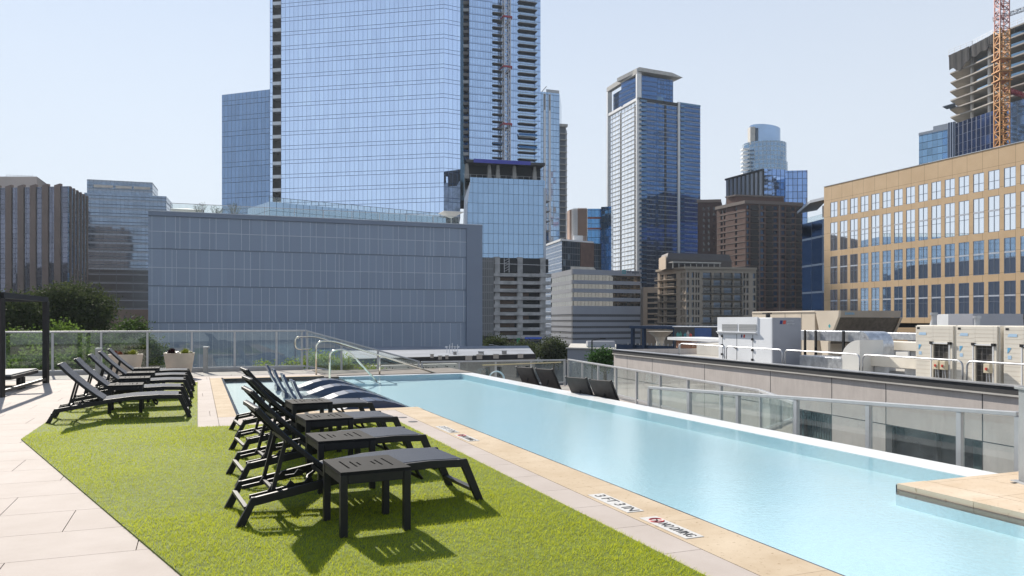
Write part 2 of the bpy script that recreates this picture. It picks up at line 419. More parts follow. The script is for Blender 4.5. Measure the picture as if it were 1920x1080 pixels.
# ------------------------------------------------------------------ sun loungers and side tables
def sling_mat():
    t = NT('woven_sling'); o = t.obj(); sp = t.n('ShaderNodeSeparateXYZ'); t.put(sp.inputs[0], o)
    a = t.M('SINE', t.M('MULTIPLY', sp.outputs[0], 620)); b = t.M('SINE', t.M('MULTIPLY', sp.outputs[1], 620))
    wv = t.M('MULTIPLY', a, b)
    c = t.mix(t.ramp(wv, -.6, .8), (.024,.034,.055), (.055,.074,.112))
    return t.done(t.pr(c, .8, 0, .16, t.bump(wv, .6, .0015)))
sling = sling_mat()
LW = .685
def lounger():
    r = thing('sun_lounger', '', 'sun lounger', group='black sling sun loungers on the turf')
    # side rails, one each side: bent flat bar with a head leg and a foot leg
    railp = [(.10,.205),(.40,.255),(.75,.315),(1.1,.352),(1.45,.362),(1.74,.352)]
    for y in (0, LW-.035):
        up = [(x, z) for x, z in railp]; lo = [(x, z-.062) for x, z in railp]
        sf = MB(); sf.side(lo+up[::-1], y, y+.035); sf.build('side_frame', black, r, local=True, bevel=.004)
    for y in (-.001, LW-.036):
        MB().side([(-.03,0),(.035,0),(.135,.207),(.085,.207)], y, y+.037).build('leg', black, r, local=True, bevel=.004)
        MB().side([(1.86,0),(1.925,0),(1.775,.354),(1.70,.354)], y, y+.037).build('leg', black, r, local=True, bevel=.004)
    for x, z, a_, b_ in ((1.85,.09,.05,.025),(.05,.13,.03,.022),(1.71,.33,.05,.03),(.67,.285,.035,.035)):
        MB().bar((x,.03,z),(x,LW-.03,z),a_,b_).build('cross_bar', black, r, local=True)
    rk = MB()                            # notched rack that catches the back support
    for y in (.16, LW-.16):
        z0 = .165
        prof = [(.09,z0),(.56,z0+.075),(.56,z0+.105),(.52,z0+.125),(.49,z0+.09),(.42,z0+.085),(.39,z0+.115),(.36,z0+.075),(.28,z0+.06),(.25,z0+.09),(.22,z0+.05),(.09,z0+.03)]
        rk.side(prof, y-.009, y+.009)
    rk.bar((.30,.03,.195),(.30,LW-.03,.195),.03,.03)
    rk.build('ratchet_rack', black, r, local=True)
    # seat and raised back
    st = MB(); n = 10
    xs = [.71+(1.735-.71)*i/n for i in range(n+1)]
    def rz(x):
        for (a, za), (b, zb) in zip(railp, railp[1:]):
            if a <= x <= b: return za+(zb-za)*(x-a)/(b-a)
        return railp[-1][1]
    for i in range(n):
        a, b = xs[i], xs[i+1]; m = lambda x: rz(x)+.004
        st.side([(a,m(a)-.018),(b,m(b)-.018),(b,m(b)),(a,m(a))], .037, LW-.037)
    st.build('seat', sling, r, local=True)
    bp = [(.70,.305),(.60,.378),(.47,.487),(.34,.607),(.22,.73),(.125,.84)]
    bk = MB()
    for (a, za), (b, zb) in zip(bp, bp[1:]):
        d = Vector((b-a, zb-za)).normalized(); nx, nz = d.y*.016, -d.x*.016
        bk.side([(a+nx*.4,za+nz*.4),(a+nx*1.4,za+nz*1.4),(b+nx*1.4,zb+nz*1.4),(b+nx*.4,zb+nz*.4)], .034, LW-.034)
    back = bk.build('backrest', sling, r, local=True)
    bf = MB()
    for y in (.032, LW-.064):
        for (a, za), (b, zb) in zip(bp, bp[1:]):
            d = Vector((b-a, zb-za)).normalized(); nx, nz = d.y*.03, -d.x*.03
            bf.side([(a-nx*.5,za-nz*.5),(a+nx*.55,za+nz*.55),(b+nx*.55,zb+nz*.55),(b-nx*.5,zb-nz*.5)], y, y+.032)
    bf.bar((.128,.05,.832),(.128,LW-.05,.832),.03,.03)
    bf.build('backrest_frame', black, r, local=True, bevel=.003)
    su = MB()
    for y in (.13, LW-.13): su.bar((.35,y,.585),(.255,y,.222),.028,.028)
    su.bar((.255,.12,.222),(.255,LW-.12,.222),.024,.024); su.bar((.35,.06,.585),(.35,LW-.06,.585),.024,.024)
    su.build('back_support', black, r, local=True)
    MB().tube([(1.36,.12,.31),(1.40,.12,.235),(1.43,.13,.205),(1.43,.2,.2),(1.43,LW-.2,.2),(1.43,LW-.13,.205),(1.40,LW-.12,.235),(1.36,LW-.12,.31)], .014, 8).build('under_bar', black, r, local=True, smooth=True)
    MB().tube([(.69,.14,.29),(.64,.14,.245),(.60,.15,.225),(.58,.22,.222),(.58,LW-.22,.222),(.60,LW-.15,.225),(.64,LW-.14,.245),(.69,LW-.14,.29)], .013, 8).build('grab_bar', black, r, local=True, smooth=True)
    return r
def tabletop_mat():
    t = NT('table_resin'); o = t.obj()
    mp = t.n('ShaderNodeMapping'); t.put(mp.inputs[0], o); mp.inputs['Scale'].default_value = (4,60,4)
    g = t.noise(2.2, 4, .6, mp.outputs[0])
    return t.done(t.pr(t.mix(t.ramp(g, .35, .65), (.010,.0105,.0115), (.018,.0185,.020)), .8, 0, .14, t.bump(g, .35, .002)))
table_m = tabletop_mat()
def side_table():
    r = thing('side_table', '', 'side table', group='black slotted side tables between the loungers')
    L, D, H = .50, .56, .45
    tp = MB()
    # slotted top: a grid with slots left open
    us = [0,.0,.085,.1,.15,.165,.19,.205,.295,.31,.335,.35,.40,.415,.50]
    us = sorted(set(us)); vs_ = [0,.13,.17,.22,.34,.39,.43,.56]
    slots = []
    for i in range(len(us)-1):
        for j in range(len(vs_)-1):
            u0, u1 = us[i], us[i+1]; v0, v1 = vs_[j], vs_[j+1]
            hole = (abs(u0-.085) < .001 or abs(u0-.40) < .001) and 1 <= j <= 5 or (abs(u0-.15) < .001 or abs(u0-.335) < .001) and 2 <= j <= 4 or (abs(u0-.19) < .001 or abs(u0-.295) < .001) and j == 3
            if not hole: tp.box(u0, u1, v0, v1, H-.022, H)
    tp.build('tabletop', table_m, r, local=True)
    ap = MB()
    ap.box(.052,L-.052,.004,.03,H-.085,H-.0225); ap.box(.052,L-.052,D-.03,D-.004,H-.085,H-.0225)
    ap.box(.004,.03,.052,D-.052,H-.085,H-.0225); ap.box(L-.03,L-.004,.052,D-.052,H-.085,H-.0225)
    ap.build('apron', black, r, local=True, bevel=.003)
    for x in (0, L-.05):
        for y in (0, D-.05): MB().box(x, x+.05, y, y+.05, 0, H-.0225).build('leg', black, r, local=True, bevel=.004)
    return r
LP = lounger(); TP = side_table()
RL = [(.28,5.97,5.1),(.335,7.43,4.8),(.42,8.95,5.3),(.47,10.66,4.7)]
rn = ['nearest sun lounger of the pool side row, just behind the front table',
      'second sun lounger from the front in the pool side row, between two slotted tables',
      'third sun lounger from the front in the pool side row, black sling',
      'farthest sun lounger of the pool side row, next to the tanning shelf']
for i, (t, s, a) in enumerate(RL):
    instance(LP, i == 0, T(t, s, .012), R(PA+a), rn[i])
LL = [(-2.0,13.0,1.2),(-2.0,14.62,.8),(-1.98,16.25,1.1),(-1.97,17.77,.9),(-1.95,19.33,.8)]
ln_ = ['nearest sun lounger of the five on the far turf strip, seat catching the light',
       'second sun lounger from the front of the five on the far turf strip',
       'middle sun lounger of the five on the far turf strip',
       'fourth sun lounger from the front of the five on the far turf strip',
       'rearmost sun lounger of the five, just before the pale planters']
for i, (t, s, a) in enumerate(LL):
    instance(LP, False, T(t, s, .012 if s < 19.6 else 0), R(PA+a), ln_[i])
rt = ['front slotted side table standing in the open on the turf, nearest of all tables',
      'slotted side table between the first and second pool side loungers',
      'slotted side table between the second and third pool side loungers',
      'slotted side table between the third and farthest pool side loungers']
for i, (t, s, a) in enumerate(RL):
    instance(TP, i == 0, T(t+.625, s-.555, .012), R(PA+a-1), rt[i])
lt = ['slotted side table behind the nearest lounger of the far turf strip', 'slotted side table behind the second lounger of the far turf strip',
      'slotted side table behind the middle lounger of the far turf strip', 'slotted side table beside the rearmost lounger of the far turf strip']
for i, (t, s, a) in enumerate(LL[1:]):
    instance(TP, False, T(t+.68, s-.66, .012), R(PA+a), lt[i])

# dark mesh loungers on the lower terrace behind the overflow edge
LDZ = -.75
meshb = mat('charcoal_mesh_fabric', (.05,.045,.043), .8, 0, .12, 8)
def terrace_lounger():
    r = thing('terrace_lounger', '', 'sun lounger', group='dark mesh loungers on the lower terrace')
    MB().side([(0,.34),(.0,.30),(.42,1.05),(.455,1.04),(.06,.33)], .03, .55).build('backrest', meshb, r, local=True)
    MB().box(-1.2,.02,.03,.55,.30,.325).build('seat', meshb, r, local=True)
    f = MB()
    for y in (0, .555):
        f.bar((-1.2,y+.012,.31),(.05,y+.012,.31),.03,.035); f.bar((.0,y+.012,.32),(.445,y+.012,1.06),.03,.035)
    f.build('frame', black, r, local=True)
    for x in (-1.15,-.02):
        for y in (.012,.567): MB().bar((x,y,0),(x,y,.30),.03,.03).build('leg', black, r, local=True)
    MB().bar((.30,.3,.78),(.5,.3,.02),.02).build('back_support', black, r, local=True)
    return r
ML = terrace_lounger()
mls = [((990,728),20.6,'dark mesh lounger back on the lower terrace, first from the far corner of the rail'),
       ((1027,734),19.9,'dark mesh lounger back on the lower terrace, beside the far glass corner'),
       ((1086,746),17.0,'dark mesh lounger back on the lower terrace, third along the overflow edge'),
       ((1130,750),16.3,'nearest dark mesh lounger back on the lower terrace, behind the overflow edge')]
for i, ((px, py), Y, lab) in enumerate(mls):
    p = XY(px, Y); instance(ML, i == 0, (p.x, p.y, LDZ), R(-136), lab)

# in-pool loungers on the tanning shelf
ledge_m = mat('navy_moulded_resin', (.028,.05,.105), .28, 0, .12, 3, .6)
def ledge_lounger():
    r = thing('ledge_lounger', '', 'pool lounger', group='navy moulded loungers standing in the shallow shelf water')
    W_ = .62; prof = []
    for x, z in ((.36,.06),(.48,.02),(.6,.0),(.75,.02),(.95,.12),(1.15,.24),(1.35,.31),(1.5,.325),(1.65,.305),(1.85,.225),(2.0,.14),(2.1,.06),(2.2,.0)): prof.append((x, z*.62-.14))
    top = MB(); n = len(prof)
    for (a, za), (b, zb) in zip(prof, prof[1:]): top.side([(a,za-.02),(b,zb-.02),(b,zb),(a,za)], 0, W_)
    top.build('seat', ledge_m, r, local=True)
    sk = MB()
    for y in (.004, W_-.034):
        hump = [(x, z-.021) for x, z in prof if .74 < x < 2.15]
        sk.side([(hump[0][0],-.19),(hump[-1][0],-.19)]+[h for h in reversed(hump)], y, y+.03)
    sk.build('side_panel', ledge_m, r, local=True)
    gr = MB()
    for (a, za), (b, zb) in zip(prof[3:11], prof[4:11]): gr.side([(b-.006,zb+.002),(b+.006,zb+.002),(b+.006,zb+.005),(b-.006,zb+.005)], .02, W_-.02)
    gr.build('ribs', mat('navy_groove', (.012,.02,.045), .5, 0, .1), r, local=True)
    b = MB()
    for y0, y1 in ((0,.29),(.33,W_)):
        for k, ((x0,z0),(x1,z1)) in enumerate((((.36,-.08),(.26,.08)),((.26,.08),(.17,.27)),((.17,.27),(.11,.43)))):
            i0 = .03*max(0, k-1); i1 = .03*k
            b.add([(x0,y0+i0,z0),(x0,y1-i0,z0),(x1,y1-i1,z1),(x1,y0+i1,z1),(x0+.05,y0+i0,z0),(x0+.05,y1-i0,z0),(x1+.045,y1-i1,z1),(x1+.045,y0+i1,z1)],
                  [(3,2,1,0),(4,5,6,7),(0,1,5,4),(1,2,6,5),(2,3,7,6),(3,0,4,7)])
    b.box(.33,.41,0,W_,-.17,-.06)
    b.build('backrest', ledge_m, r, local=True)
    return r
LG = ledge_lounger()
for i, (t, s) in enumerate(((1.36,13.52),(1.36,15.22),(1.34,16.86),(1.34,18.6))):
    instance(LG, i == 0, T(t, s, .05), R(PA), ('navy pool lounger nearest the turf on the shelf, half hidden by black loungers',
        'navy pool lounger second from the turf on the shallow shelf', 'navy pool lounger third from the turf on the shallow shelf', 'navy pool lounger farthest from the turf, by the steel handrails')[i])

# ------------------------------------------------------------------ railings
def glass_rail(name, label, A, B, zA, zB, dA, dB, posts, low=.09, cap=.05, parts=True, group='glass balustrades round the pool terrace', wpost=.055):
    """A,B plan points; z = top of rail; d = floor level; posts as fractions along"""
    r = thing(name, label, 'railing', (A[0], A[1], dA), group=group)
    fm, W = FR(A, B)
    Z = lambda u: zA+(zB-zA)*u/W
    D = lambda u: dA+(dB-dA)*u/W
    MB().add([(0,-.035,zA-.05),(0,.035,zA-.05),(W,.035,zB-.05),(W,-.035,zB-.05),(0,-.035,zA),(0,.035,zA),(W,.035,zB),(W,-.035,zB)],
             [(0,1,2,3),(7,6,5,4),(4,5,1,0),(5,6,2,1),(6,7,3,2),(7,4,0,3)]).build('top_rail', railsteel, r, fm, bevel=.008)
    b = MB(); b.bar((0,0,dA+low+.02),(W,0,dB+low+.02),.04,.05); b.build('bottom_rail', railsteel, r, fm)
    us = [p*W for p in posts]
    for u in us: MB().box(u-wpost/2,u+wpost/2,-.03,.03,D(u),Z(u)-.051).build('post', railsteel, r, fm)
    for a, c in zip(us, us[1:]):
        a += wpost/2+.012; c -= wpost/2+.012
        g = MB(); za, zc = Z(a)-.055, Z(c)-.055; ba, bc = D(a)+low+.05, D(c)+low+.05
        g.add([(a,-.006,ba),(c,-.006,bc),(c,-.006,zc),(a,-.006,za),(a,.006,ba),(c,.006,bc),(c,.006,zc),(a,.006,za)],
              [(0,1,2,3),(7,6,5,4),(4,5,1,0),(5,6,2,1),(6,7,3,2),(7,4,0,3)])
        g.build('glass_panel', railglass, r, fm)
    return r
def tt(px, s):                           # t on the line s = const seen at photo column px
    k = (px-960)/F; c, n = math.cos(R(PA)), math.sin(R(PA))
    return (k*s*c+s*n)/(c-k*n)
SB = 24.5
tB0, tB1 = tt(-160, SB), tt(572, SB)
pp = [(tt(x, SB)-tB0)/(tB1-tB0) for x in (-160,-80,8,98.6,189.7,276.4,359.7,440,518.5,566)]
glass_rail('glass_railing', 'long level glass railing along the far edge of the deck behind the planters', T(tB0,SB).xy, T(tB1,SB).xy, 1.2, 1.2, 0, 0, pp)
tS1 = tt(787, SB)
glass_rail('stair_railing', 'sloping glass railing going down beside the green shrubs', T(tB1+.03,SB).xy, T(tS1,SB).xy, 1.2, .19, 0, -.75, [.01,.3,.62,.99])
tS2 = tt(1060, SB)
glass_rail('lower_rear_railing', 'low level glass railing beyond the far end of the pool with a pole along it', T(tS1+.04,SB).xy, T(tS2,SB).xy, .18, .15, -.75, -.75, [.005,.25,.5,.75,.995])
r2a = XY(1066, 27.05); r2b = XY(1427, 15.14)
f2 = [(x-470) for x in (1065,1094.4,1126.5,1161.5,1201.7,1246.6,1297.7,1356.9,1425.4)]
tot = 1/f2[0]-1/f2[-1]
glass_rail('side_terrace_railing', 'white capped glass railing on the lower terrace beside the neighbouring wall', r2a, r2b, .17, .17, -.75, -.75, [(1/f2[0]-1/q)/tot for q in f2])
nr0, nr1 = T(7.93,12.88).xy, T(7.93,5.67).xy
f3 = [849+4, 928, 1019, 1128, 1263, 1433, 1542]
tot = 1/f3[0]-1/f3[-1]
glass_rail('near_pool_railing', 'nearest glass railing just outside the overflow edge, rising towards the stone landing', nr0, nr1, .25, .548, -.75, -.5, [(1/f3[0]-1/q)/tot for q in f3], wpost=.06)
glass_rail('return_railing', 'short cross railing closing the end of the lower terrace', XY(1426,15.1), T(7.97,9.0).xy, .17, .33, -.75, -.75, [.02,.98])
pr_ = MB(); p = G = None
q = XY(1931, 7.25)
r = thing('landing_post', 'thick grey steel post standing on the stone landing', 'post', (q.x, q.y, 0))
postgrey = mat('post_grey', (.2,.21,.22), .5, .1, .08, 4)
MB().box(q.x-.065,q.x+.065,q.y-.065,q.y+.065,.012,.86).build('shaft', postgrey, r, bevel=.006)
MB().box(q.x-.09,q.x+.09,q.y-.09,q.y+.09,.86,.885).build('cap', postgrey, r, bevel=.004)
MB().box(q.x-.11,q.x+.11,q.y-.11,q.y+.11,0.0005,.012).build('base_plate', railsteel, r)
ld = MB(); 
ldp = [T(EDGE_R+.002,5.3).xy, T(8.2,5.3).xy, T(8.2,9.3).xy, (r2b[0]+.3, r2b[1]-.4), (r2a[0]+.3, r2a[1]+.3), T(tS1,SB+.3).xy, T(EDGE_R+.002,S_FAR+.3).xy]
ld.prism([ (p_[0],p_[1]) for p_ in ldp], -1.25, -.75)
struct(ld.build('lower_terrace', paver))
cb_ = MB(PF); cb_.box(-14,2.95,24.42,24.62,-.03,.085); struct(cb_.build('deck_kerb', mat('kerb_concrete',(.34,.33,.32),.8,0,.1)))
# building under the deck
ub = MB(PF); ub.box(-30,7.4,-9,24.9,GZ,-1.3); ub.box(7.4,11.5,4,24.9,GZ,-1.3); struct(ub.build('podium', concrete))

# pool handrails
def handrail(label, pts, r_=.024, extra=None):
    r = thing('pool_handrail', label, 'handrail', pts[0], group='steel handrails at the pool steps')
    MB().tube(pts, r_, 10).build('rail_tube', steel, r, smooth=True)
    for e in extra or (): MB().tube(e, r_, 10).build('post', steel, r, smooth=True)
    return r
def arc(pts, r=.12, n=5):                # rounds the corners of a polyline
    out = [Vector(pts[0])]
    for a, b, c in zip(pts, pts[1:], pts[2:]):
        a, b, c = Vector(a), Vector(b), Vector(c)
        p, q_ = b+(a-b).normalized()*r, b+(c-b).normalized()*r
        out += [p*(1-k)**2+b*2*k*(1-k)+q_*k*k for k in [i/n for i in range(n+1)]]
    return out+[Vector(pts[-1])]
handrail('long brass toned steel handrail sloping along the far pool edge', arc([T(3.02,22.05,0),T(3.02,22.05,.92),T(3.5,22.05,.92),T(6.4,22.05,-.04)], .2), .024, [[T(4.77,22.05,-.04),T(4.77,22.05,.47)]])
handrail('short bent steel handrail entering the water at the steps', arc([T(3.17,20.65,-.14),T(3.17,20.65,.73),T(3.62,20.65,.73),T(4.4,20.65,-.12)], .2), .026)
handrail('looped steel handrail fixed to the sloping glass railing', arc([T(3.15,24.35,.62),T(2.72,24.35,.62),T(2.72,24.35,1.0),T(3.3,24.35,1.0),T(6.5,24.35,.03)], .15), .022)

# pool cleaning pole on the lower rear railing, coiled hose, pale rock
tag(MB().tube([T(tt(905,SB-.1),SB-.1,.02), T(tt(1052,SB-.1),SB-.1,.06)], .02, 8).build('cleaning_pole', mat('tan_pole',(.62,.52,.3),.4,0,.05)), 'long tan cleaning pole lying along the low rear railing', 'pole')
h0 = XY(931, 25.5)
hp = [(h0.x+.26*math.cos(a)*(1-.02*a/3), h0.y+.1*math.sin(a*1.3), -.42+.26*math.sin(a)) for a in [k*.35 for k in range(60)]]
tag(MB().tube(hp, .018, 6).build('coiled_hose', mat('pale_blue_hose',(.5,.68,.72),.5,0,.05), smooth=True), 'coiled pale blue hose hanging beyond the pool end', 'hose')

# ------------------------------------------------------------------ depth markers on the coping
ink = mat('black_lettering', (.02,.02,.02), .6, 0, .1); redink = mat('red_mark', (.6,.03,.03), .5, 0, .05)
tile_w = mat('white_glazed_tile', (.66,.64,.6), .35, 0, .05, 20)
def lettering(txt, size, M_, m, parent, name='lettering', ext=.001, align='LEFT', xs=1.0):
    cu = bpy.data.curves.new(name, 'FONT'); cu.body = txt; cu.size = size; cu.extrude = ext; cu.align_x = align; cu.materials.append(m)
    cu.space_character = 1.0
    o = bpy.data.objects.new(name, cu); col.objects.link(o)
    me = bpy.data.meshes.new_from_object(o); bpy.data.objects.remove(o)
    me.materials.clear(); me.materials.append(m)
    o = bpy.data.objects.new(name, me); col.objects.link(o)
    place(o, parent, M_ @ Matrix.Diagonal((xs,1,1,1))); return o
def marker(label, s0, s1, txt, sym):
    r = thing('depth_marker_tile', label, 'marker tile', T(3.105, s1, .001), group='white marker tiles set in the coping')
    fm = PF @ Matrix.Translation((3.105, s1, .001)) @ Matrix.Rotation(R(-90), 4, 'Z')   # x towards the viewer, y to the pool
    L = s1-s0
    MB().box(0, L, 0, .15, 0, .003).build('tile', tile_w, r, fm)
    x = .04
    if sym:
        a = fm @ Matrix.Translation((.12,.075,.0045))
        MB().tube([(.055*math.cos(k*.2618),.055*math.sin(k*.2618),0) for k in range(24)], .006, 4, True).add([(-.042,-.036,.001),(-.036,-.042,.001),(.042,.036,.001),(.036,.042,.001)], [(0,1,2,3)]).build('warning_symbol', redink, r, a)
        mm = MB(a); mm.bar((-.03,.02,0),(.012,.0,0),.012,.002); mm.bar((.012,0,0),(.02,-.035,0),.01,.002); mm.build('diver_figure', ink, r)
        x = .20
    lettering(txt, .135 if not sym else .115, fm @ Matrix.Translation((x,.037,.004)), ink, r, xs=(1.16 if not sym else .64))
marker('white tile reading 3 FT 3 IN, nearer of the two pairs', 5.37, 6.04, '3 FT 3 IN', False)
marker('white tile reading NO DIVING with a red ring, nearer of the two pairs', 4.58, 5.19, 'NO DIVING', True)
marker('white tile reading 3 FT 3 IN, far along the coping by the loungers', 10.05, 10.72, '3 FT 3 IN', False)
marker('white tile reading NO DIVING with a red ring, far along the coping', 9.25, 9.86, 'NO DIVING', True)
for i, (t, s, lab) in enumerate(((2.93,11.9,'small dark drain cover in the pavers near the tanning shelf'),(2.95,11.35,'small dark drain cover in the pavers just before the other one'))):
    c = T(t, s, .001); tag(MB().lathe([(.07,0),(.07,.003),(.05,.004),(.0,.004)], 20, c).build('drain_cover', mat('drain_dark',(.05,.05,.05),.5,.5,.1)), lab, 'drain cover', 'round drain covers by the shelf')
tag(MB(PF).box(6.95,7.62,5.02,5.05,.0015,.004).build('slot_drain', dark_gap), 'thin dark slot drain cut across the stone landing', 'drain')

# ------------------------------------------------------------------ foliage helpers
def crown_mesh(name, blobs, n, size, mat_, seed, flat=.75):
    """leaf clumps spread through a set of ellipsoids (x,y,z,rx,ry,rz)"""
    rng = np.random.default_rng(seed); vol = np.array([b[3]*b[4]*b[5] for b in blobs]); cnt = (vol/vol.sum()*n/26).astype(int)+1
    C = []
    for b, k in zip(blobs, cnt):
        d = rng.normal(size=(k,3)); d /= np.linalg.norm(d, axis=1)[:,None]; rr = rng.uniform(.45,1.0,(k,1))**.5
        C.append(np.array(b[:3])+d*rr*np.array(b[3:]))
    C = np.concatenate(C); m = len(C); per = 26
    cs = rng.uniform(.6,1.3,m)*size*3.4
    p = np.repeat(C, per, 0)+rng.normal(size=(m*per,3))*np.repeat(cs, per)[:,None]*np.array([.55,.55,.42])
    k = len(p); a = rng.normal(size=(k,3)); a /= np.linalg.norm(a, axis=1)[:,None]; b = rng.normal(size=(k,3)); b -= a*(a*b).sum(1)[:,None]; b /= np.linalg.norm(b, axis=1)[:,None]
    s = (size*rng.uniform(.6,1.25,k))[:,None]
    co = np.stack([p-a*s*.5, p+b*s*.32, p+a*s*.5, p-b*s*.32], 1).reshape(-1,3)
    me = bpy.data.meshes.new(name); me.vertices.add(k*4); me.vertices.foreach_set('co', co.reshape(-1))
    me.loops.add(k*4); me.loops.foreach_set('vertex_index', np.arange(k*4, dtype=np.int32))
    me.polygons.add(k); me.polygons.foreach_set('loop_start', np.arange(0, k*4, 4, dtype=np.int32))
    me.update(calc_edges=True); me.materials.append(mat_); return me
oak = leaf_mat('oak_leaf', (.03,.046,.018), (.078,.10,.038), .22)
fresh = leaf_mat('fresh_leaf', (.05,.10,.018), (.13,.20,.04), .35)
midg = leaf_mat('mid_leaf', (.03,.06,.015), (.075,.12,.03), .28)
hedge_m = leaf_mat('clipped_leaf', (.03,.075,.02), (.06,.13,.035), .25)
bark = mat('bark', (.09,.07,.05), .9, 0, .25, 3, .3, .6, 9, .05)
def tree(label, px, Y, ytop, wpx, m, seed, n=5200, leaf=.34, name='tree', zlow=None, group='trees beyond the deck', base=GZ):
    c = XY(px, Y); ztop = zf(ytop, Y); rad = wpx/2/F*Y
    r = thing(name, label, 'tree', (c.x, c.y, base), group=group)
    rng = random.Random(seed); H = ztop-(zlow if zlow is not None else ztop-rad*2.0)
    bl = [(c.x, c.y, ztop-H*.5, rad*.7, rad*.7, H*.42)]
    for k in range(9):
        a = rng.uniform(0, 6.28); q = rng.uniform(.35,.75)*rad; rb = rng.uniform(.28,.46)*rad
        bl.append((c.x+q*math.cos(a), c.y+q*math.sin(a), ztop-H*rng.uniform(.2,.85), rb, rb, rb*.8))
    bl.append((c.x+rng.uniform(-.2,.2)*rad, c.y, ztop-H*.2, rad*.45, rad*.45, H*.2))
    me = crown_mesh('crown', bl, n, leaf, m, seed)
    o = bpy.data.objects.new('crown', me); col.objects.link(o); place(o, r)
    t = MB(); zc = ztop-H*.75; pr0 = max(.16, rad*.07)
    def limb(p, q, r0, r1):
        p, q = Vector(p), Vector(q); d = (q-p).normalized(); x = d.cross(Vector((.3,1,.1))).normalized(); y = d.cross(x)
        vs = [a+(x*math.cos(k*1.0472)+y*math.sin(k*1.0472))*rr for a, rr in ((p,r0),(q,r1)) for k in range(6)]
        t.add(vs, [(k,(k+1)%6,6+(k+1)%6,6+k) for k in range(6)])
    limb((c.x,c.y,base),(c.x+.2,c.y,zc),pr0*1.3,pr0*.8)
    for b in bl[1:8]: limb((c.x+.2,c.y,zc-rng.uniform(0,.8)), b[:3], pr0*.5, pr0*.12)
    t.build('trunk', bark, r)
    return r
tree('big dark oak with the tallest crown before the brown pier tower', 108, 72, 538, 178, oak, 1, 32000, .26, zlow=zf(650,72))
tree('dark oak at the edge of the photo behind the black cabana frame', 10, 68, 556, 160, oak, 2, 24000, .26, zlow=zf(660,68))
tree('dark oak with a lower crown spreading to the brick wall', 164, 76, 590, 96, oak, 3, 14000, .26, zlow=zf(670,76))
tree('small round light green tree before the grey panel wall', 246, 62, 598, 62, midg, 4, 7000, .2, zlow=zf(680,62))
for i, (px, Y, yt, wd, lab) in enumerate(((30,38,622,120,'fresh green tree crown seen through the first glass panes'),(118,40,606,110,'fresh green tree rising just over the railing beside the cabana post'),
        (190,42,628,104,'fresh green tree behind the long railing, before the nearer planter'),(262,46,632,100,'fresh green tree behind the planters at the corner of the grey wall'),
        (72,34,655,130,'low fresh green tree filling the lower panes near the daybed'),(160,36,655,110,'low fresh green tree in the lower panes behind the loungers'))):
    tree(lab, px, Y, yt, wd, fresh if i not in (2,3) else midg, 20+i, 10000, .15)
tree('dark street tree by the garage entrance', 930, 150, 634, 54, oak, 41, 5000, .38, zlow=zf(668,150))
tree('dark street tree before the low white wall', 1036, 120, 641, 60, oak, 42, 6000, .34, zlow=zf(680,120))
tree('dark low street tree between the garage and the low roof', 982, 135, 646, 52, oak, 43, 4500, .34, zlow=zf(672,135))
tree('dense clipped round green tree by the end of the concrete parapet', 1130, 62, 658, 50, hedge_m, 44, 5200, .16, name='round_tree', zlow=zf(694,62))
# shrubs by the sloping railing
for i, (px, Y, yt, wd, hgt, lab) in enumerate(((600,27.5,662,66,42,'bushy yellow green shrub behind the bend of the glass railing'),(655,28,672,74,36,'bushy yellow green shrub behind the sloping glass railing'),
        (548,27,676,34,26,'thin leafy shoots behind the level glass railing'),(500,27,684,40,16,'low leafy shrub under the level glass railing'),(695,29,688,40,20,'smallest yellow green shrub at the foot of the sloping railing'))):
    c = XY(px, Y); rad = wd/2/F*Y; zt = zf(yt, Y); hh = hgt/F*Y
    sr = thing('shrub', lab, 'shrub', (c.x, c.y, zt-hh), group='yellow green shrubs along the railing')
    rr = random.Random(70+i)
    bl = [(c.x+rr.uniform(-.7,.7)*rad, c.y+rr.uniform(-.4,.4), zt-hh*rr.uniform(.25,.7), rad*.4, rad*.4, hh*.3) for _ in range(6)]
    o = bpy.data.objects.new('foliage', crown_mesh('foliage', bl, 1900 if i < 2 else 700, .075, leaf_mat('shrub_leaf_%d' % i, (.10,.17,.02), (.24,.30,.05), .4) if i == 0 else bpy.data.materials['shrub_leaf_0'], 90+i)); col.objects.link(o); place(o, sr)
    st = MB()
    for b in bl: st.bar((c.x, c.y, zt-hh), b[:3], .018)
    st.build('stems', bark, sr)
bed = MB(); bed.prism([T(2.2,24.7).xy, T(6.3,24.7).xy, T(6.3,28.8).xy, T(2.2,28.8).xy], -1.3, -.72); struct(bed.build('planting_bed', mat('soil',(.06,.045,.03),.95,0,.3,4)))

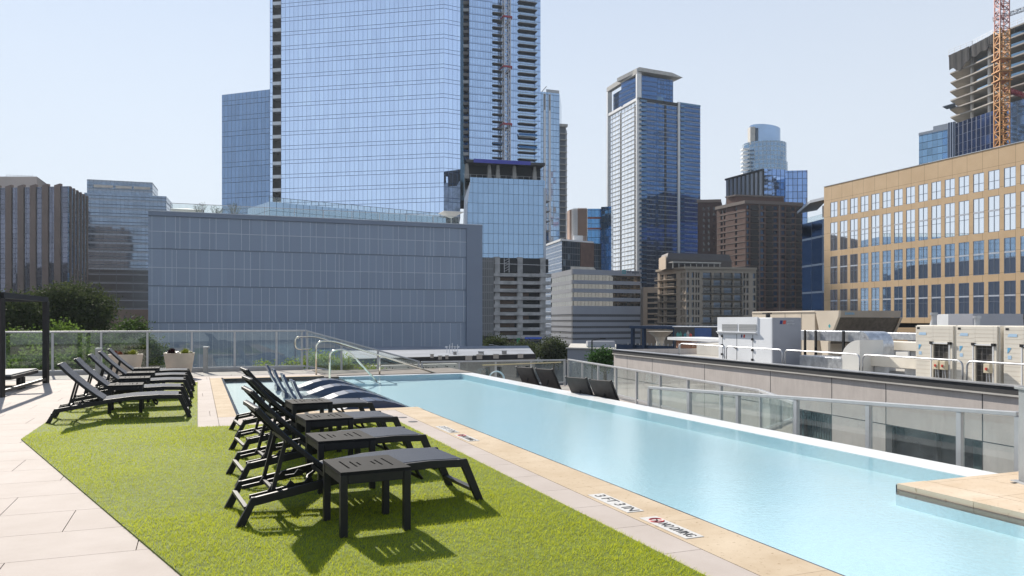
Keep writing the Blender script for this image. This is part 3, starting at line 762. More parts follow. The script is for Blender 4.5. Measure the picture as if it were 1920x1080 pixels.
# ------------------------------------------------------------------ planters, bollards, daybed
planter_m = mat('cast_stone', (.52,.45,.37), .8, 0, .12, 2.2, .3, .2, 25, .006)
def planter(label, px, Y, rad, hgt, plants):
    c = XY(px, Y); r = thing('planter', label, 'planter', (c.x, c.y, 0), group='tapered stone planters by the far railing')
    MB().lathe([(rad*.70,0),(rad*.80,hgt*.3),(rad*.92,hgt*.7),(rad,hgt),(rad*.9,hgt),(rad*.86,hgt*.86),(.01,hgt*.86)], 40, (c.x,c.y,0)).build('bowl', planter_m, r, smooth=False)
    MB().lathe([(rad*.855,0),(.01,.02)], 24, (c.x,c.y,hgt*.87)).build('soil', bpy.data.materials['soil'], r)
    for dx, dy, rr, colr, nm, lab in plants:
        p = (c.x+dx, c.y+dy, hgt*.88)
        s = thing('succulent', lab, 'plant', p, group='succulents in the stone planters')
        m = MB(); rg = random.Random(int(abs(dx)*1e4)+3)
        for k in range(42):
            a = k*2.399; e = .15+1.25*(1-k/42); L = rr*rg.uniform(.8,1.15)
            d = Vector((math.cos(a)*math.sin(e), math.sin(a)*math.sin(e), math.cos(e))); n_ = Vector((-math.sin(a), math.cos(a), 0))*L*.24; b0 = Vector(p)+Vector((0,0,rr*.25))
            m.add([b0, b0+d*L*.6+n_, b0+d*L, b0+d*L*.6-n_, b0+d*L*.6+d.cross(n_).normalized()*L*.1], [(0,1,4),(1,2,4),(2,3,4),(3,0,4),(0,3,2,1)])
        m.build('rosette', colr, s)
rust = mat('rust_leaf',(.28,.10,.05),.5,0,.3,20); lime = mat('lime_leaf',(.36,.38,.06),.5,0,.25,20); plum = mat('plum_leaf',(.05,.02,.025),.4,0,.3,20); sage = mat('sage_leaf',(.2,.2,.09),.5,0,.3,20)
planter('tapered stone planter partly hidden by lounger backs', 236, 20.3, .41, .62, [(-.24,-.1,.14,rust,0,'rust coloured succulent at the edge of the half hidden planter'),(-.08,-.14,.13,rust,0,'rust coloured succulent near the middle of the half hidden planter'),(.06,-.1,.13,sage,0,'orange green succulent beside the rust ones'),(.22,-.08,.17,lime,0,'lime green succulent in the half hidden planter')])
planter('tapered stone planter standing clear before the glass railing', 336, 20.6, .38, .64, [(-.16,-.1,.18,plum,0,'dark plum succulent in the clear standing planter'),(-.27,-.02,.1,sage,0,'small sage succulent beside the dark plum one'),(.2,-.1,.17,lime,0,'lime green succulent in the clear standing planter'),(.3,.0,.1,sage,0,'small sage succulent at the rim beside the lime one')])
for i, (px, Y, lab) in enumerate(((385.5,22.5,'slim grey bollard light beside the clear standing planter'),(184,21.3,'slim grey bollard light half hidden behind lounger backs'))):
    c = XY(px, Y); r = thing('bollard_light', lab, 'bollard', (c.x,c.y,0), group='grey bollard lights on the deck')
    MB().box(c.x-.055,c.x+.055,c.y-.05,c.y+.05,0,.70).build('shaft', mat('bollard_grey',(.30,.31,.31),.5,.3,.08), r, bevel=.005)
    MB().box(c.x-.06,c.x+.10,c.y-.055,c.y+.055,.702,.745).build('lamp_head', railsteel, r, bevel=.005)
# cabana frame with daybed
n0, n1 = XY(1.5,15.3), XY(86,18.8)
ax = (n1-n0).normalized(); ay = Vector((-ax.y, ax.x))*2.4      # towards the outside of the picture
r = thing('cabana', 'black metal cabana frame at the edge of the deck over the daybed', 'cabana', (n0.x, n0.y, 0))
for c in (n0, n1, n0+ay, n1+ay): MB().box(c.x-.055,c.x+.055,c.y-.055,c.y+.055,0,1.93).build('post', black, r, bevel=.004)
for a, b in ((n0,n1),(n1,n1+ay),(n1+ay,n0+ay),(n0+ay,n0)): MB().bar((a.x,a.y,1.985),(b.x,b.y,1.985),.11,.11).build('top_beam', black, r)
MB().bar((n0.x,n0.y,.1),(n1.x,n1.y,.1),.05,.06).build('floor_beam', black, r); 
b0 = n0+ax*1.25-ay.normalized()*0+ay*.06; b1 = n1-ax*.15+ay*.06
r = thing('daybed', 'low daybed with pale grey slatted top inside the black cabana', 'daybed', (b0.x, b0.y, 0))
slat_m = mat('daybed_top', (.17,.18,.19), .75, 0, .1, 6)
m = MB(); nsl = 18
for k in range(nsl):
    p = b0.lerp(b1, k/nsl); q = b0.lerp(b1, (k+.93)/nsl); d = ay*.85
    m.prism([q, q+d, p+d, p], .33, .36)
m.build('slatted_top', slat_m, r)
m = MB(); 
for a, b in ((b0,b1),(b1,b1+ay*.85),(b1+ay*.85,b0+ay*.85),(b0+ay*.85,b0)): m.bar((a.x,a.y,.29),(b.x,b.y,.29),.04,.075)
m.build('frame', black, r)
for a in (b0.lerp(b1,.3), b0.lerp(b1,.42), b0.lerp(b1,.3)+ay*.8, b0.lerp(b1,.42)+ay*.8): MB().box(a.x-.04,a.x+.04,a.y-.04,a.y+.04,0,.25).build('leg', black, r)
#@@CITY
# ------------------------------------------------------------------ buildings: helpers
def body(root, pts, z0, z1, mats, roof=roofgrey, names=None, skip=(), drop=.0):
    """closed block from a counter-clockwise footprint; one wall mesh per side, each in its own facade frame"""
    out = []
    for i in range(len(pts)):
        if i in skip: continue
        a, b = pts[i], pts[(i+1) % len(pts)]
        fm, W = FR(a, b, z0)
        m = mats[i] if isinstance(mats, (list, tuple)) else mats
        nm = names[i] if names else 'wall'
        out.append(MB().quad((0,0,0),(W,0,0),(W,0,z1-z0),(0,0,z1-z0)).build(nm, m, root, fm))
    n = len(pts)
    MB().add([(p[0],p[1],z1-drop) for p in pts], [tuple(range(n))]).build('roof', roof, root)
    return out
def punched(root, fm, W, H, cols, rows, depth, wall_m, pane_m, frame_m=None, name='wall', mull=(1,1), fw=.12, limit=100, wname='window', mode='frame', z0=0.0):
    """wall sheet with openings and reveals; every opening gets a window of its own"""
    us = sorted({0, W, *[x for c in cols for x in c]}); zs = sorted({z0, H, *[x for r in rows for x in r]})
    cs = set(c[0] for c in cols); rs = set(r[0] for r in rows)
    wl = MB()
    for i in range(len(us)-1):
        for j in range(len(zs)-1):
            if us[i] in cs and zs[j] in rs: continue
            wl.quad((us[i],0,zs[j]),(us[i+1],0,zs[j]),(us[i+1],0,zs[j+1]),(us[i],0,zs[j+1]))
    for a, b in cols:
        for c, d in rows:
            wl.quad((a,0,c),(a,depth,c),(a,depth,d),(a,0,d)); wl.quad((b,depth,c),(b,0,c),(b,0,d),(b,depth,d))
            wl.quad((a,0,c),(b,0,c),(b,depth,c),(a,depth,c)); wl.quad((a,depth,d),(b,depth,d),(b,0,d),(a,0,d))
    wl.build(name, wall_m, root, fm)
    rest = MB(); cnt = 0; cells = [(a,b,c,d) for c, d in rows for a, b in cols]
    cells.sort(key=lambda q: -q[3])
    for k, (a, b, c, d) in enumerate(cells):
        g = MB() if cnt < limit else rest
        g.quad((a,depth-.002,c),(b,depth-.002,c),(b,depth-.002,d),(a,depth-.002,d))
        if cnt < limit:
            o = g.build(wname, pane_m[k % len(pane_m)] if isinstance(pane_m, list) else pane_m, root, fm)
            if frame_m:
                f = MB(); y0, y1 = max(.004, depth-.12), depth-.006
                f.box(a,a+fw,y0,y1,c,d); f.box(b-fw,b,y0,y1,c,d); f.box(a+fw,b-fw,y0,y1,c,c+fw); f.box(a+fw,b-fw,y0,y1,d-fw,d)
                for q in range(1, mull[0]+1):
                    u = a+(b-a)*q/(mull[0]+1); f.box(u-fw/2,u+fw/2,y0+.003,y1-.003,c+fw,d-fw)
                for q in (mull[1] if isinstance(mull[1], (list, tuple)) else [i/(mull[1]+1) for i in range(1, mull[1]+1)]):
                    z = c+(d-c)*q; f.box(a+fw,b-fw,y0+.006,y1-.005,z-fw/2,z+fw/2)
                f.build('frame', frame_m, o, fm)
        cnt += 1
    if rest.v: rest.build('small_windows', pane_m[0] if isinstance(pane_m, list) else pane_m, root, fm, kind='stuff')
def bands_of(px_rows, Y, z0): return [(zf(b, Y)-z0, zf(t, Y)-z0) for t, b in px_rows]

# ------------------------------------------------------------------ grey panel building
YA, YB = 80.0, 92.2
A, B = XY(278, YA), XY(903, YB)
gp = thing('panel_building', 'wide windowless grey blue panel clad building in the middle', 'building', A)
fm, W = FR(A, B, GZ)
grey_panel = facade('grey_blue_panel', (.25,.31,.405), .1, .5, 1.25, 0, 1.9, (), amp=0, var=.07); grey_trim = mat('grey_blue_trim', (.19,.235,.315), .5, .1, .04, .2)
seam_m = mat('pale_seam', (.50,.55,.62), .5, .1, .05)
top = zf(396, YA)-GZ
yv = fm.col[1].to_3d()
C_, D_ = B+yv.xy*45, A+yv.xy*45
# stepped tiers: each tier leans a hand's breadth out over the one below
tz = [top-1.0-.0]
zl = [0, zf(606,YA)-GZ, zf(537,YA)-GZ, zf(467,YA)-GZ, zf(404,YA)-GZ]
wl = MB()
for i in range(4):
    o = -.05*i
    wl.box(0, W-1.9, o, 1.0, zl[i]+(.10 if i else 0), zl[i+1]-.0)
    if i: wl.box(0, W-1.9, o+.12, 1.0, zl[i], zl[i]+.10)
wl.build('wall', grey_panel, gp, fm)
tr = MB(); tr.box(0, W, -.3, 1.2, zl[4], top); tr.box(W-1.9, W, -.3, 1.2, 0, zl[4]); tr.build('trim', grey_trim, gp, fm)
MB().box(-.01, W+.01, -.33, 1.2, top, top+.07).build('coping', seam_m, gp, fm)
sm = MB(); rg = random.Random(4)
for i in range(4):
    o = -.05*i; zm = (zf((571,502,431.5,0)[i], YA)-GZ) if i < 3 else zl[4]-.02
    lo, hi = zl[i]+(.1 if i else 0), zl[i+1]
    zm = lo+(hi-lo)*.5 if i < 3 else lo+(hi-lo)*.52
    sm.box(0, W-1.9, o-.012, o-.001, zm-.03, zm+.03)
    u = .35
    while u < W-2.2:
        sm.box(u-.024, u+.024, o-.014, o-.002, lo, hi-.02)
        u += rg.choice((.42,.62,.95,1.25,.8,1.25))
sm.build('panel_seams', seam_m, gp, fm)
for a, b in ((B,C_),(C_,D_),(D_,A)):
    f2_, W2 = FR(a, b, GZ); MB().quad((0,0,0),(W2,0,0),(W2,0,top),(0,0,top)).build('side_wall', grey_trim, gp, f2_)
MB().add([(p[0],p[1],GZ+top-.02) for p in (A,B,C_,D_)], [(0,1,2,3)]).build('roof', roofgrey, gp)
# rooftop terrace
rr_ = thing('terrace_balustrade', 'low glass balustrade along the roof edge of the grey panel building', 'railing', (A.x, A.y, GZ+top))
u = 2.0; uL = []
while u < W-1.5: uL.append(u); u += 1.55
for a, b in zip(uL[::2], uL[2::2]):
    MB().box(a+.05,b-.05,.9,.92,top+.02,top+1.0).build('glass_panel', railglass, rr_, fm)
for a in uL[::2]: MB().box(a-.03,a+.03,.87,.95,top-.02,top+1.03).build('post', railsteel, rr_, fm)
MB().box(uL[0],uL[-1],.86,.96,top+1.03,top+1.08).build('top_rail', railsteel, rr_, fm)
sail = mat('white_canvas', (.72,.72,.7), .7, 0, .04)
def canopy(label, px, d, half, z0, z1, inv=False):
    u = upx(fm, px, d); c = pt(fm, u, d, top)
    r = thing('parasol', label, 'parasol', c, group='pale parasols on the roof terrace')
    apex = (u, d, top+(z0 if inv else z1)); q = [(u-half,d-half,top+(z1 if inv else z0)),(u+half,d-half,top+(z1 if inv else z0)),(u+half,d+half,top+(z1 if inv else z0)),(u-half,d+half,top+(z1 if inv else z0))]
    q2 = [(a,b,c+.05) for a,b,c in q]
    MB().add(q+q2+[apex,(apex[0],apex[1],apex[2]+.05)], [(1,0,8),(2,1,8),(3,2,8),(0,3,8),(4,5,9),(5,6,9),(6,7,9),(7,4,9),(0,1,5,4),(1,2,6,5),(2,3,7,6),(3,0,4,7)]).build('canvas', sail, r, fm)
    MB().tube([(u,d,top-.02),(u,d,top+max(z0,.2))], .06, 8).build('pole', railsteel, r, fm)
canopy('inverted white parasol at the right end of the roof terrace', 846, 3.2, 1.25, 1.1, 1.75, True)
canopy('flat white parasol at the left end of the roof terrace', 352, 6.5, 1.7, .95, 1.25)
thin = leaf_mat('sparse_leaf', (.05,.06,.03), (.10,.11,.05), .3)
for px, d, hh, lab in ((376,4,1.5,'thin bare shrub in the middle of the roof terrace'),(405,4.5,1.3,'smaller bare shrub further along the roof terrace'),(438,3.5,1.5,'dense roof terrace shrub before the blue tower')):
    u = upx(fm, px, d); c = pt(fm, u, d, top)
    r = thing('terrace_shrub', lab, 'shrub', c, group='shrubs on the roof terrace')
    o = bpy.data.objects.new('foliage', crown_mesh('foliage', [(c.x,c.y,c.z+hh*.72,.75,.5,.5)], 260, .10, thin, int(px))); col.objects.link(o); place(o, r)
    st = MB(); rg = random.Random(px)
    for k in range(16): st.bar(c+Vector((0,0,-.02)), c+Vector((rg.uniform(-.9,.9), rg.uniform(-.5,.5), hh*rg.uniform(.7,1.15))), .025)
    st.build('branches', bark, r)

# ------------------------------------------------------------------ brown pier tower, left
brownp = mat('brown_precast', (.185,.135,.115), .8, 0, .1, .2)
g_bronze = facade('bronze_glass', (.13,.14,.19), .85, .05, 1.9, .16, 3.3, ((.0,.035,(.02,.02,.03),.2,.3),(.5,.535,(.02,.02,.03),.2,.3)), amp=.012, var=.3)
A, B, C_ = XY(-640, 283), XY(127, 260), XY(166, 285)
bo = thing('office_tower', 'brown pier office tower with dark glass strips rising over the oak', 'building', B)
ztop = zf(349, 260); H = ztop-GZ
D_ = A+(C_-B)
fms = []
body(bo, [A,B,C_,D_], GZ, ztop, [g_bronze, facade('bronze_glass_side', (.34,.40,.42), .9, .05, 1.5, .12, 3.3, ((.0,.035,(.02,.02,.03),.2,.3),(.5,.535,(.02,.02,.03),.2,.3)), amp=.03, var=.4), brownp, brownp], roofgrey, ['glass_curtain','glass_curtain','wall','wall'])
f1, W1 = FR(A, B, GZ); f2_, W2 = FR(B, C_, GZ)
for k in range(33):
    px = 103+11-22.9*k; 
    a = upx(f1, 103-22.9*k); b = upx(f1, 114-22.9*k)
    if a < 0: break
    MB().side([(a,0),(b,0),(b,H+.9),(a,H+.4)], -.38, .8).build('pier', brownp, bo, f1)
for k in range(6):
    u = W2*(.10+.16*k); MB().box(u, u+W2*.05, -.25, .8, 0, H+.4).build('pier', brownp, bo, f2_)
pk = [XY(-60,280), XY(69,280), XY(94,300), XY(-45,302)]
body(bo, pk, ztop-1, zf(331,280), mat('penthouse_panel',(.42,.36,.33),.8,0,.05,.1), roofgrey, ['penthouse_wall']*4)
m = MB(); z = zf(331,280)
for k in range(8):
    x = XY(12+7*k, 284); m.bar((x.x,x.y,z),(x.x,x.y,z+1.3),.09)
a, b = XY(12,284), XY(61,284); m.bar((a.x,a.y,z+1.3),(b.x,b.y,z+.9),.09); m.bar((a.x,a.y,z+.65),(b.x,b.y,z+.45),.07)
m.build('roof_rail', railsteel, bo)

# ------------------------------------------------------------------ banded glass tower
gb = facade('banded_glass', (.17,.23,.32), .75, .06, 1.6, .10, 3.62, ((0,.2,(.27,.33,.41),.35,.35),(.2,.25,(.05,.07,.1),.2,.3),(.52,.62,(.10,.14,.2),.4,.3)), amp=.01, var=.22)
bt = thing('glass_office', 'banded blue grey glass office tower between the brown tower and grey panels', 'building', XY(163,330))
pts = [XY(158,332), XY(287,339), XY(296,352), XY(170,352)]
zt = zf(336,330); zs_ = zf(366,336)
body(bt, [XY(163,330), XY(286,338), XY(296,356), XY(172,352)], zs_-6, zt, gb, roofgrey)
body(bt, [XY(158,329), XY(312,339), XY(324,360), XY(170,356)], zf(505,330), zs_, gb, roofgrey)
dkb = facade('garage_bands', (.035,.045,.06), .4, .2, 6.4, .2, 3.62, ((0,.13,(.20,.23,.28),.2,.5),(.13,.3,(.05,.06,.075),.2,.4)), amp=.0, var=.2)
body(bt, [XY(158,329), XY(312,339), XY(324,360), XY(170,356)], zf(580,330), zf(505,330), dkb, roofgrey)
fq, Wq = FR(XY(163,330), XY(286,338), 0)
m = MB()
for a, b in ((176,212),(217,247),(251,282)):
    ua, ub = upx(fq, a), upx(fq, b); MB().box(ua, ub, -.35, .2, zf(352,332), zf(347,332)).build('clerestory', lightcon, bt, fq)
bl_ = thing('brick_building', 'low brown brick building with tiny windows under the banded glass tower', 'building', XY(168,200))
fq, Wq = FR(XY(150,200), XY(285,204), GZ)
body(bl_, [XY(150,200), XY(285,204), XY(290,232), XY(155,232)], GZ, zf(580,200), mat('brown_brick',(.16,.105,.08),.85,0,.12,.4), roofgrey, skip=(0,))
uu = [(upx(fq,p), upx(fq,p+w_)) for p, w_ in ((196,6.5),(214,7),(232,3),(244,3),(262,4))]
punched(bl_, fq, Wq, zf(580,200)-GZ, uu, [(zf(597,200)-GZ, zf(591.5,200)-GZ)], .3, bpy.data.materials['brown_brick'], [plain_glass, plain_glass])

# ------------------------------------------------------------------ sharp blue tower behind
gs = facade('deep_blue_glass', (.17,.27,.44), .9, .05, 2.3, .14, 8.2, ((0,.03,(.03,.06,.12),.3,.3),(.3,.325,(.03,.06,.12),.3,.3)), amp=.006, var=.14)
st_ = thing('slanted_tower', 'blue glass tower with a slanting top left of the tallest tower', 'building', XY(416,420))
A, B = XY(416,420), XY(540,408); f1, W1 = FR(A, B, GZ)
za, zb = zf(178,420)-GZ, zf(163.5,408)-GZ
MB().quad((0,0,0),(W1,0,0),(W1,0,zb),(0,0,za)).build('glass_curtain', gs, st_, f1)
MB().box(0,W1,.02,30,0,za-.5).build('wall', bpy.data.materials['deep_blue_glass'], st_, f1)
MB().add([(0,0,za),(W1,0,zb),(W1,30,zb),(0,30,za),(0,0,za-.4),(W1,0,zb-.4),(W1,30,zb-.4),(0,30,za-.4)], [(0,1,2,3),(3,2,6,7),(0,3,7,4),(1,5,6,2)]).build('roof', roofgrey, st_, f1)

# ------------------------------------------------------------------ tallest tower, hoist, podium and garage
gm = facade('tower_glass', (.58,.73,.98), .92, .03, 2.0, .13, 6.22, ((0,.03,(.06,.10,.2),.3,.3),(.26,.29,(.06,.10,.2),.3,.3)), mull=(.11,.19,.34), amp=.004, var=.07)
gw = facade('wing_glass', (.40,.54,.76), .9, .04, 1.15, .09, 3.1, ((0,.06,(.07,.11,.19),.3,.3),(.06,.24,(.34,.46,.66),.8,.08)), mull=(.08,.12,.2), amp=.006, var=.1)
gpod = facade('podium_glass', (.25,.37,.53), .9, .04, 2.1, .13, 4.05, ((0,.035,(.05,.08,.12),.3,.3),), mull=(.05,.08,.12), amp=.005, var=.08)
slabdk = mat('dark_slab', (.24,.23,.225), .7, 0, .1); teal = mat('teal_glass', (.10,.17,.22), .06, .7, .1, .2)
mt = thing('glass_tower', 'tallest blue glass tower with balconies, dark open floor and garage base', 'building', XY(527,345))
ZT = zf(-190, 340)
L, Rr, R2 = XY(527,345), XY(832,330), XY(863,333.4)
BK = XY(860,372); BL = XY(540,385)
body(mt, [L, Rr, R2, BK, BL], zf(412,340), ZT, gm, roofgrey, ['glass_curtain','glass_curtain','side_wall','back_wall','side_wall'])
# left balcony bay
p0, p1 = XY(511,349.5), XY(527,349)
body(mt, [p0, p1, XY(530,380), XY(516,384)], zf(412,340), ZT, dark_gap, roofgrey, ['bay_wall']*4)
f1, W1 = FR(XY(506,347), XY(511,347.2), 0)
MB().box(0,W1,0,2.6,zf(412,340),ZT).build('glass_fin', gm, mt, f1)
f1, W1 = FR(XY(511,346.2), XY(526.6,345.6), 0)
for k in range(24):
    z = zf(383-25.0*k*1.0, 346); b = MB()
    b.box(.05,W1,0,3.2,z-.35,z); b.box(.05,W1,.05,.1,z,z+1.15)
    if z < ZT-3: b.build('balcony', mat('balcony_white',(.62,.66,.7),.35,.2,.08,.5) if k == 0 else bpy.data.materials['balcony_white'], mt, f1)
# dark recess and small balconies
a_, b_ = XY(862,345), XY(881,345)
body(mt, [a_, b_, XY(881,372), XY(862,372)], zf(372,340), ZT, teal, roofgrey, ['recess_wall']*4)
f1, W1 = FR(XY(868.5,338), XY(879,338), 0)
for k in range(24):
    z = zf(290-13.5*k, 338); b = MB(); b.box(0,W1,0,3,z-.3,z); b.box(0,W1,0,.06,z,z+1.05); b.box(0,.06,.06,3,z,z+1.05); b.build('small_balcony', bpy.data.materials['dark_slab'] if k % 5 else railsteel, mt, f1)
# right wing
WA, WB = XY(880,336), XY(1013.5,346)
fw_, Ww = FR(WA, WB, 0)
zb_ = zf(303,340)
us = {p: upx(fw_, p) for p in (880,923,944.6,956.5,971,1003.5,1013.5)}
def strip(a, b, d=0.0, m=gw, nm='glass_curtain'):
    f_, w_ = FR(pt(fw_, us[a], d).xy, pt(fw_, us[b], d).xy, zb_)
    MB().quad((0,0,0),(w_,0,0),(w_,0,ZT-zb_),(0,0,ZT-zb_)).build(nm, m, mt, f_)
strip(880,923); strip(956.5,971); strip(1003.5,1013.5); strip(944.6,956.5,2.5)
strip(923,944.6,.9,m=gw,nm='bay_wall'); strip(971,1003.5,.9,m=gw,nm='bay_wall')
for a in (923,944.6,971,1003.5,956.5):
    MB().quad((us[a],0.0,zb_),(us[a],2.6,zb_),(us[a],2.6,ZT),(us[a],0.0,ZT)).build('return_wall', gw, mt, fw_)
for k in range(23):
    z = zf(296-13.5*k, 341)
    if k < 22: MB().box(us[923]+.05,us[944.6]-.05,-.9,.85,z-.3,z).build('balcony', slabdk, mt, fw_)
    o = MB().box(us[971]+.05,us[1003.5]+.6,-1.3,.85,z-.3,z).build('balcony', slabdk, mt, fw_)
m = MB()
for k in range(23):
    z = zf(296-13.5*k, 341); m.box(us[971]+.1,us[1003.5]+.5,-1.25,-1.22,z+.003,z+1.05); 
m.build('balcony_glass', railglass, mt, fw_)
bluep = mat('blue_sheeting', (.02,.16,.42), .5, 0, .1)
for k, z in enumerate((zf(276,341), zf(252.5,341))): MB().box(us[971]+.1,us[1003.5]+.5,-1.31,-1.27,z+.02,z+.9).build('blue_sheet', bluep, mt, fw_)
MB().box(us[923]+.1,us[944.6]-.1,-.66,-.62,zf(272,341),zf(268,341)).build('blue_sheet', bluep, mt, fw_)
body(mt, [pt(fw_,us[880],2.6).xy, pt(fw_,Ww,2.6).xy, pt(fw_,Ww,30).xy, pt(fw_,us[880],30).xy], zb_, ZT, gw, roofgrey, ['bay_wall','side_wall','back_wall','side_wall'])
f1, W1 = FR(pt(fw_,Ww,0).xy, pt(fw_,Ww,2.6).xy, zb_); MB().quad((0,0,0),(W1,0,0),(W1,0,ZT-zb_),(0,0,ZT-zb_)).build('side_wall', gw, mt, f1)
# open dark floor
PA_, PB_ = XY(868,317), XY(1022,325); fp, Wp = FR(PA_, PB_, 0)
zo0, zo1 = zf(334,320), zf(306,320)
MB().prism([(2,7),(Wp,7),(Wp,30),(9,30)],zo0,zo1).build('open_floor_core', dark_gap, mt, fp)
MB().prism([(upx(fp,874),0),(Wp,0),(Wp,30),(upx(fp,874)+9,30)],zo1,zf(301,320)).build('transfer_slab', mat('dark_soffit',(.06,.06,.065),.8,0,.15,.4), mt, fp)
MB().box(upx(fp,888),upx(fp,995),-.12,-.02,zf(306.5,320),zf(299.5,320)).build('blue_fascia', mat('cobalt_fascia',(.05,.06,.42),.5,0,.05), mt, fp)
for px in (876,918,934,965,1003):
    u = upx(fp, px, 3); MB().side([(u-.9,zo0),(u+.9,zo0),(u+.5,zo1),(u-.5,zo1)], 3, 4.4).build('raking_column', concrete, mt, fp)
m = MB()
for k in range(14):
    u = Wp*(k+.3)/14; m.box(u-.05,u+.05,.3,.4,zo0,zo0+1.2)
m.bar((0,.35,zo0+1.2),(Wp,.35,zo0+1.2),.08); m.build('safety_rail', railsteel, mt, fp)
# podium glass with chamfered left corner
zp0, zp1 = zf(483,320), zf(335.5,320)
uL0, uL1 = upx(fp,876), upx(fp,883.5)
MB().add([(uL0,0,zp0),(Wp,0,zp0),(Wp,0,zp1),(uL1,0,zp1),(uL0,0,zf(385,318))], [(0,1,2,3,4)]).build('podium_glass', gpod, mt, fp)
uc = upx(fp,868)
MB().add([(uc-.0,1.2,zp0),(uL0,0,zp0),(uL0,0,zf(385,318)),(uL1,0,zp1),(uc+.9,1.8,zf(372,318))], [(0,1,2,3,4)]).build('chamfer_panel', mat('pale_chamfer',(.52,.55,.6),.3,.4,.05), mt, fp)
MB().prism([(uL0+1.2,.05),(Wp-.02,.05),(Wp-.02,30),(uL0+10,30)],zp0,zo0).build('podium_wall', gpod, mt, fp)
MB().add([(uc,1.25,zp0),(9.0,30.2,zp0),(8.6,30.2,zf(326,320)),(1.6,5,zf(326,320)),(uc+.9,1.85,zf(372,318))], [(1,0,4,3,2)]).build('flank_panel', mat('pale_flank',(.62,.64,.66),.35,.2,.25,.5), mt, fp)
MB().box(Wp-.6,Wp+.4,-.05,.6,zp0,zf(350,322)).build('corner_mullion', seam_m, mt, fp)
for k in range(5): MB().box(Wp+.02,Wp+2.6,2,14,zf(375+18.7*k,325)-.35,zf(375+18.7*k,325)).build('floor_slab', slabdk, mt, fp)
# garage
GA, GB = XY(868,312), XY(1034,321); fg, Wg = FR(GA, GB, 0)
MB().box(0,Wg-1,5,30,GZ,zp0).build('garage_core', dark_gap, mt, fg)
gcon = mat('garage_concrete', (.42,.415,.41), .85, 0, .22, .35)
ug0 = upx(fg, 926)
for k in range(9):
    z = zf(512+14.6*k, 316)
    zt_ = z; MB().box(ug0,Wg,0,5,zt_-1.35,zt_).build('parapet_band', gcon, mt, fg)
    MB().box(ug0+1.5,ug0+9+(k%3)*3,2,4.9,zt_-2.9,zt_-1.4).build('ramp_wall', mat('ramp_brown',(.12,.08,.06),.8,0,.2) if k == 0 else bpy.data.materials['ramp_brown'], mt, fg)
for px in (933,976,1019):
    u = upx(fg, px); MB().box(u-1.1,u+1.1,.6,2.4,zf(628,316),zp0).build('column', gcon, mt, fg)
MB().box(0,ug0-.1,-.1,3,zf(630,316),zf(484,316)).build('mesh_screen', facade('mesh_screen',(.13,.135,.14),.1,.6,.9,.25,3.1,((0,.12,(.22,.22,.22),.1,.6),),mull=(.2,.2,.2),amp=0), mt, fg)
MB().box(0,Wg,.4,4,zf(637,316),zf(628,316)).build('dark_fascia', dark_gap, mt, fg)
MB().box(ug0+.5,Wg-1,1,4,zf(510,316),zf(484,316)-.0).build('open_floor_infill', dark_gap, mt, fg)
m = MB()
for px in (946,955): u = upx(fg,px); m.box(u-.12,u+.12,.3,.5,zf(511,316),zf(484,316))
for k in range(5): m.bar((upx(fg,946),.4,zf(509-5*k,316)),(upx(fg,955),.4,zf(504-5*k,316)),.15)
m.bar((ug0,.4,zf(494,316)),(Wg-.6,.4,zf(496,316)),.2); m.build('lattice_leg', galv, mt, fg)
sf_ = MB(); MB().box(upx(fg,982),upx(fg,1034),-1.2,3.9,GZ,zf(637.5,316)).build('shop_wall', lightcon, mt, fg)
MB().box(upx(fg,983),upx(fg,1013),-1.5,-1.25,zf(648,316),zf(638,316)).build('shop_window', plain_glass, mt, fg)
MB().box(upx(fg,982.5),upx(fg,1013.5),-1.7,-1.25,zf(635.8,316),zf(632.2,316)).build('shop_fascia', mat('bright_blue_fascia',(.03,.11,.6),.5,0,.05), mt, fg)
MB().box(upx(fg,968),upx(fg,974),-1.0,-.6,zf(656,316),zf(634,316)).build('green_banner', mat('green_banner',(.02,.28,.13),.6,0,.05), mt, fg)
# tower hoist mast in front of the wing
hm = thing('hoist_mast', 'white lattice construction mast with red ties climbing the tallest tower', 'construction mast', (*pt(fw_, us[944.6]+1.5, -4).xy, zo0))
u0, u1, d0 = upx(fw_, 945.5, -3.2), upx(fw_, 957, -3.2), -3.2
m = MB(); zt_ = ZT
wl_ = u1-u0; hgt = 2.6; zb2 = zf(334,338); nseg = int((zt_-zb2)/hgt)
for uu in (u0, u1):
    for dd in (d0, d0+wl_): m.bar((uu,dd,zb2),(uu,dd,zt_),.34)
for k in range(nseg):
    z = zb2+k*hgt
    for dd in (d0, d0+wl_):
        m.bar((u0,dd,z),(u1,dd,z),.18); m.bar((u0 if k % 2 else u1,dd,z),(u1 if k % 2 else u0,dd,z+hgt),.18)
    for uu in (u0, u1): m.bar((uu,d0 if k % 2 else d0+wl_,z),(uu,d0+wl_ if k % 2 else d0,z+hgt),.16)
m.build('mast', mat('white_mast',(.62,.62,.64),.5,.1,.06), hm, fw_)
redp = mat('red_tie', (.35,.03,.05), .5, 0, .1)
for y in (28,122,230,318):
    z = zf(y, 336); t = MB(); t.box(u0-.7,u1+.7,d0-.5,d0-.2,z-.5,z+.3); t.box(u0-.7,u0-.4,d0-.2,2.2,z-.4,z+.2); t.box(u1+.4,u1+.7,d0-.2,2.2,z-.9,z+.2); t.build('tie_frame', redp, hm, fw_)
